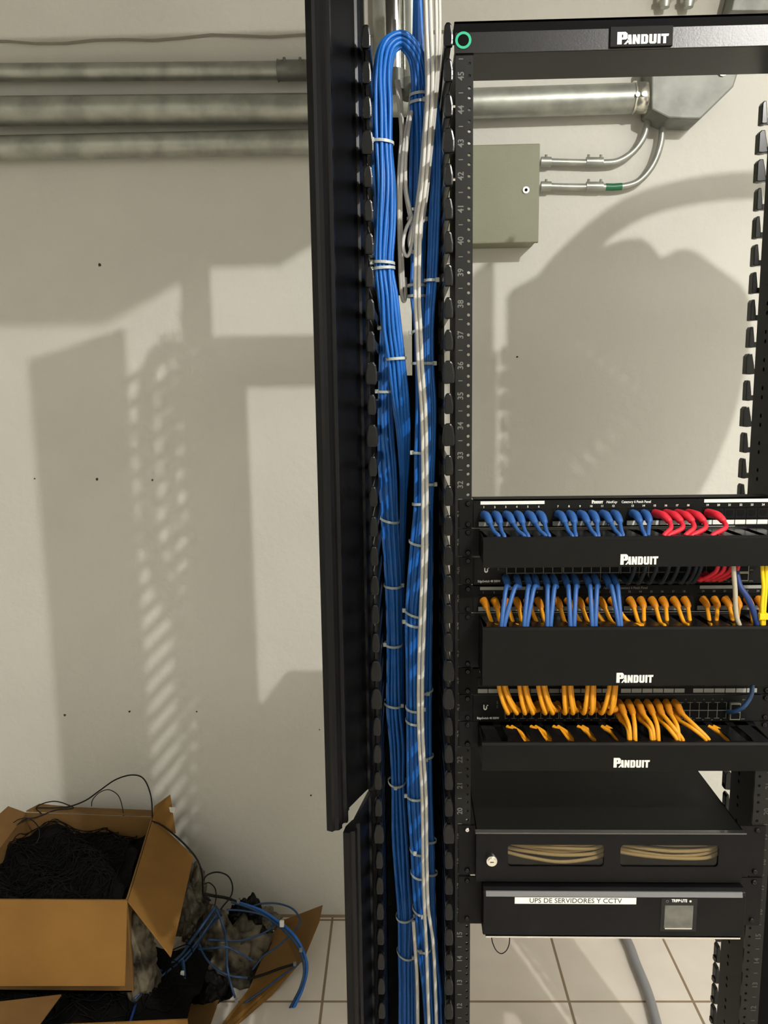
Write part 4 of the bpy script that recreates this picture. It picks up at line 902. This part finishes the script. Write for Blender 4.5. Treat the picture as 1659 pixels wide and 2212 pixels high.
# blue cables of the pile
BG = 'dusty blue cables tangled on the floor pile'
def bw(label, pl, rr=.0031, m='old_blue'): return wire(label, pl, m, rr, nm='blue_cable', cat='cable', group=BG)
bw('bright blue cable bundle curving round the open carton to the floor', [(515, 1950, .88), (560, 1965, .87), (600, 1990, .84), (635, 2020, .80), (655, 2055, .77), (663, 2090, .74), (655, 2130, .72), (640, 2165, .70), (615, 2210, .68)], .0044, 'blue')
bw('second blue cable following the bright one round the carton', [(500, 1948, .87), (550, 1966, .86), (595, 1995, .83), (630, 2026, .79), (650, 2060, .76), (657, 2095, .73), (650, 2130, .71), (636, 2160, .70), (622, 2185, .69)], .0035)
bw('blue cable arching high over the carton flap', [(540, 1960, .88), (565, 1952, .89), (600, 1952, .89), (630, 1962, .87), (646, 1980, .85), (648, 1995, .84), (635, 2012, .83)], .0026)
bw('blue cable running down left across the pile to the lower box', [(465, 1960, .82), (440, 1995, .80), (415, 2030, .76), (390, 2065, .70), (350, 2095, .64), (315, 2115, .60), (275, 2130, .57)], .0050)
bw('thinner blue cable following it across the pile', [(475, 1965, .80), (450, 2000, .78), (425, 2035, .74), (395, 2070, .69), (360, 2100, .63), (320, 2130, .58), (290, 2158, .55)], .0034)
bw('blue cable crossing behind the thick one toward the bag', [(480, 1975, .80), (445, 2010, .79), (420, 2050, .73), (400, 2075, .69), (375, 2098, .65)], .0034)
bw('blue cable hanging down into the black bag in front', [(395, 2075, .68), (398, 2110, .64), (395, 2150, .60), (396, 2190, .57), (402, 2230, .55)], .0050)
bw('blue cable loop hanging over the clear film', [(430, 2040, .72), (445, 2070, .69), (470, 2095, .67), (500, 2108, .66), (535, 2112, .66)], .0030)
bw('vertical blue cable dropping in front of the clear film', [(468, 1965, .80), (485, 2010, .76), (490, 2050, .70), (491, 2090, .67), (500, 2130, .65), (508, 2155, .64)], .0032)
bw('blue cable lying level across the clear film', [(430, 2050, .71), (460, 2048, .70), (490, 2046, .70), (520, 2060, .70), (545, 2075, .70)], .0028)
bw('blue cable bowed over the small black bag', [(490, 1965, .82), (530, 1968, .84), (570, 1978, .84), (590, 1998, .83), (570, 2015, .80), (530, 2030, .76), (500, 2032, .74), (450, 2030, .74)], .0026)
bw('blue cable slanting from the carton down across its fold', [(645, 2082, .78), (600, 2115, .74), (560, 2145, .71), (520, 2175, .69), (490, 2215, .67)], .0030)
bw('blue cable slanting between the black bag and the carton', [(628, 2018, .82), (600, 2045, .80), (570, 2065, .78), (545, 2095, .75)], .0026)
wire('dark cable lying on the carton, pointing at the blue loop', [(535, 2115, .74), (570, 2105, .76), (605, 2092, .78), (635, 2083, .79)], 'wire', .0036)
for i, (u, v, Y, lab) in enumerate(((609, 1995, .82, 'white tie clip on the blue cable above the carton'), (650, 2052, .765, 'small white clip on the blue cable beside the carton'), (515, 1947, .87, 'pale clip on the dark cable beside the wire ring'), (394, 2103, .64, 'white tag on the blue cable in front of the film'), (511, 2160, .635, 'clear plug at the end of the vertical blue cable'), (637, 2082, .775, 'pale plug at the tip of the dark cable on the carton'))):
    p = at(u, v, Y=Y); s = .006 if i in (0,) else .0042
    tag(box('cable_clip', M['white_paint'] if i in (0, 3) else M['label_dim'], None, p.x-s, p.x+s, p.y-.005, p.y+.004, p.z-s*(1.4 if i in (0, 3) else 1), p.z+s*(1.4 if i in (0, 3) else 1), .0012), lab, 'clip', 'clips and plugs on the floor cables')

# ------------------------------------------------------------------ guessed, unseen tray over the rack, shaped to shade the wall
lt = empty('shade_tray', (0, .05, 2.36), 'solid black cable tray guessed above the frame, shaped to shade the wall', 'cable tray')
MB().box(-.62, .22, -.11, -.107, 2.35, 2.40).box(-.62, .22, .297, .30, 2.35, 2.66).build('side_rail', M['black'], lt)  # rear rail made extra tall to keep the lamp off the upper wall
MB().prism([(-.62, -.11, 2.35), (-.62, .30, 2.35), (-.62, .30, 2.353), (-.62, -.11, 2.353)], (.84, 0, 0)).prism([(-.62, -.36, 2.35), (-.62, -.11, 2.35), (-.62, -.11, 2.353), (-.62, -.36, 2.353)], (.72, 0, 0)).build('tray_floor', M['black'], lt)  # second strip added in front to widen the shade on the left wall

# unseen loop and coil, added at the right to shade the wall behind the rack
LP = Vector((1.25, -1.94, 2.93))
def shade(u, v, Y): w_ = at(u, v, Y=WY); return w_.lerp(LP, (WY-Y)/(WY-LP.y))
P = spline([tuple(shade(u, v, .12)) for u, v in ((1900, 330), (1760, 370), (1659, 396), (1550, 405), (1440, 425), (1350, 460), (1270, 520), (1200, 590), (1150, 660))], 6)
vc = empty('shade_coil', P[0], 'large unseen blue coil added beyond the right edge to shade the wall', 'cable coil')
MB().tube(P, .024, 16, side=(0, 1, 0)).build('shade_loop', M['blue'], vc)
ol = [(1108, 640), (1200, 592), (1300, 548), (1380, 530), (1425, 570), (1480, 552), (1540, 590), (1600, 640), (1605, 720), (1592, 820), (1560, 930), (1505, 1050), (1430, 1150), (1300, 1200), (1108, 1150), (1108, 1000), (1108, 850), (1108, 720)]
cu_, cv_ = 1400, 860
for k in range(12):
    f = 1-k*.085
    P = spline([tuple(shade(cu_+(u-cu_)*f, cv_+(v-cv_)*f, .12+.01*(k % 2))) for u, v in ol+ol[:1]], 4)
    MB().tube(P, .0125, 10, side=(0, 1, 0)).build('shade_turn', M['blue'], vc)
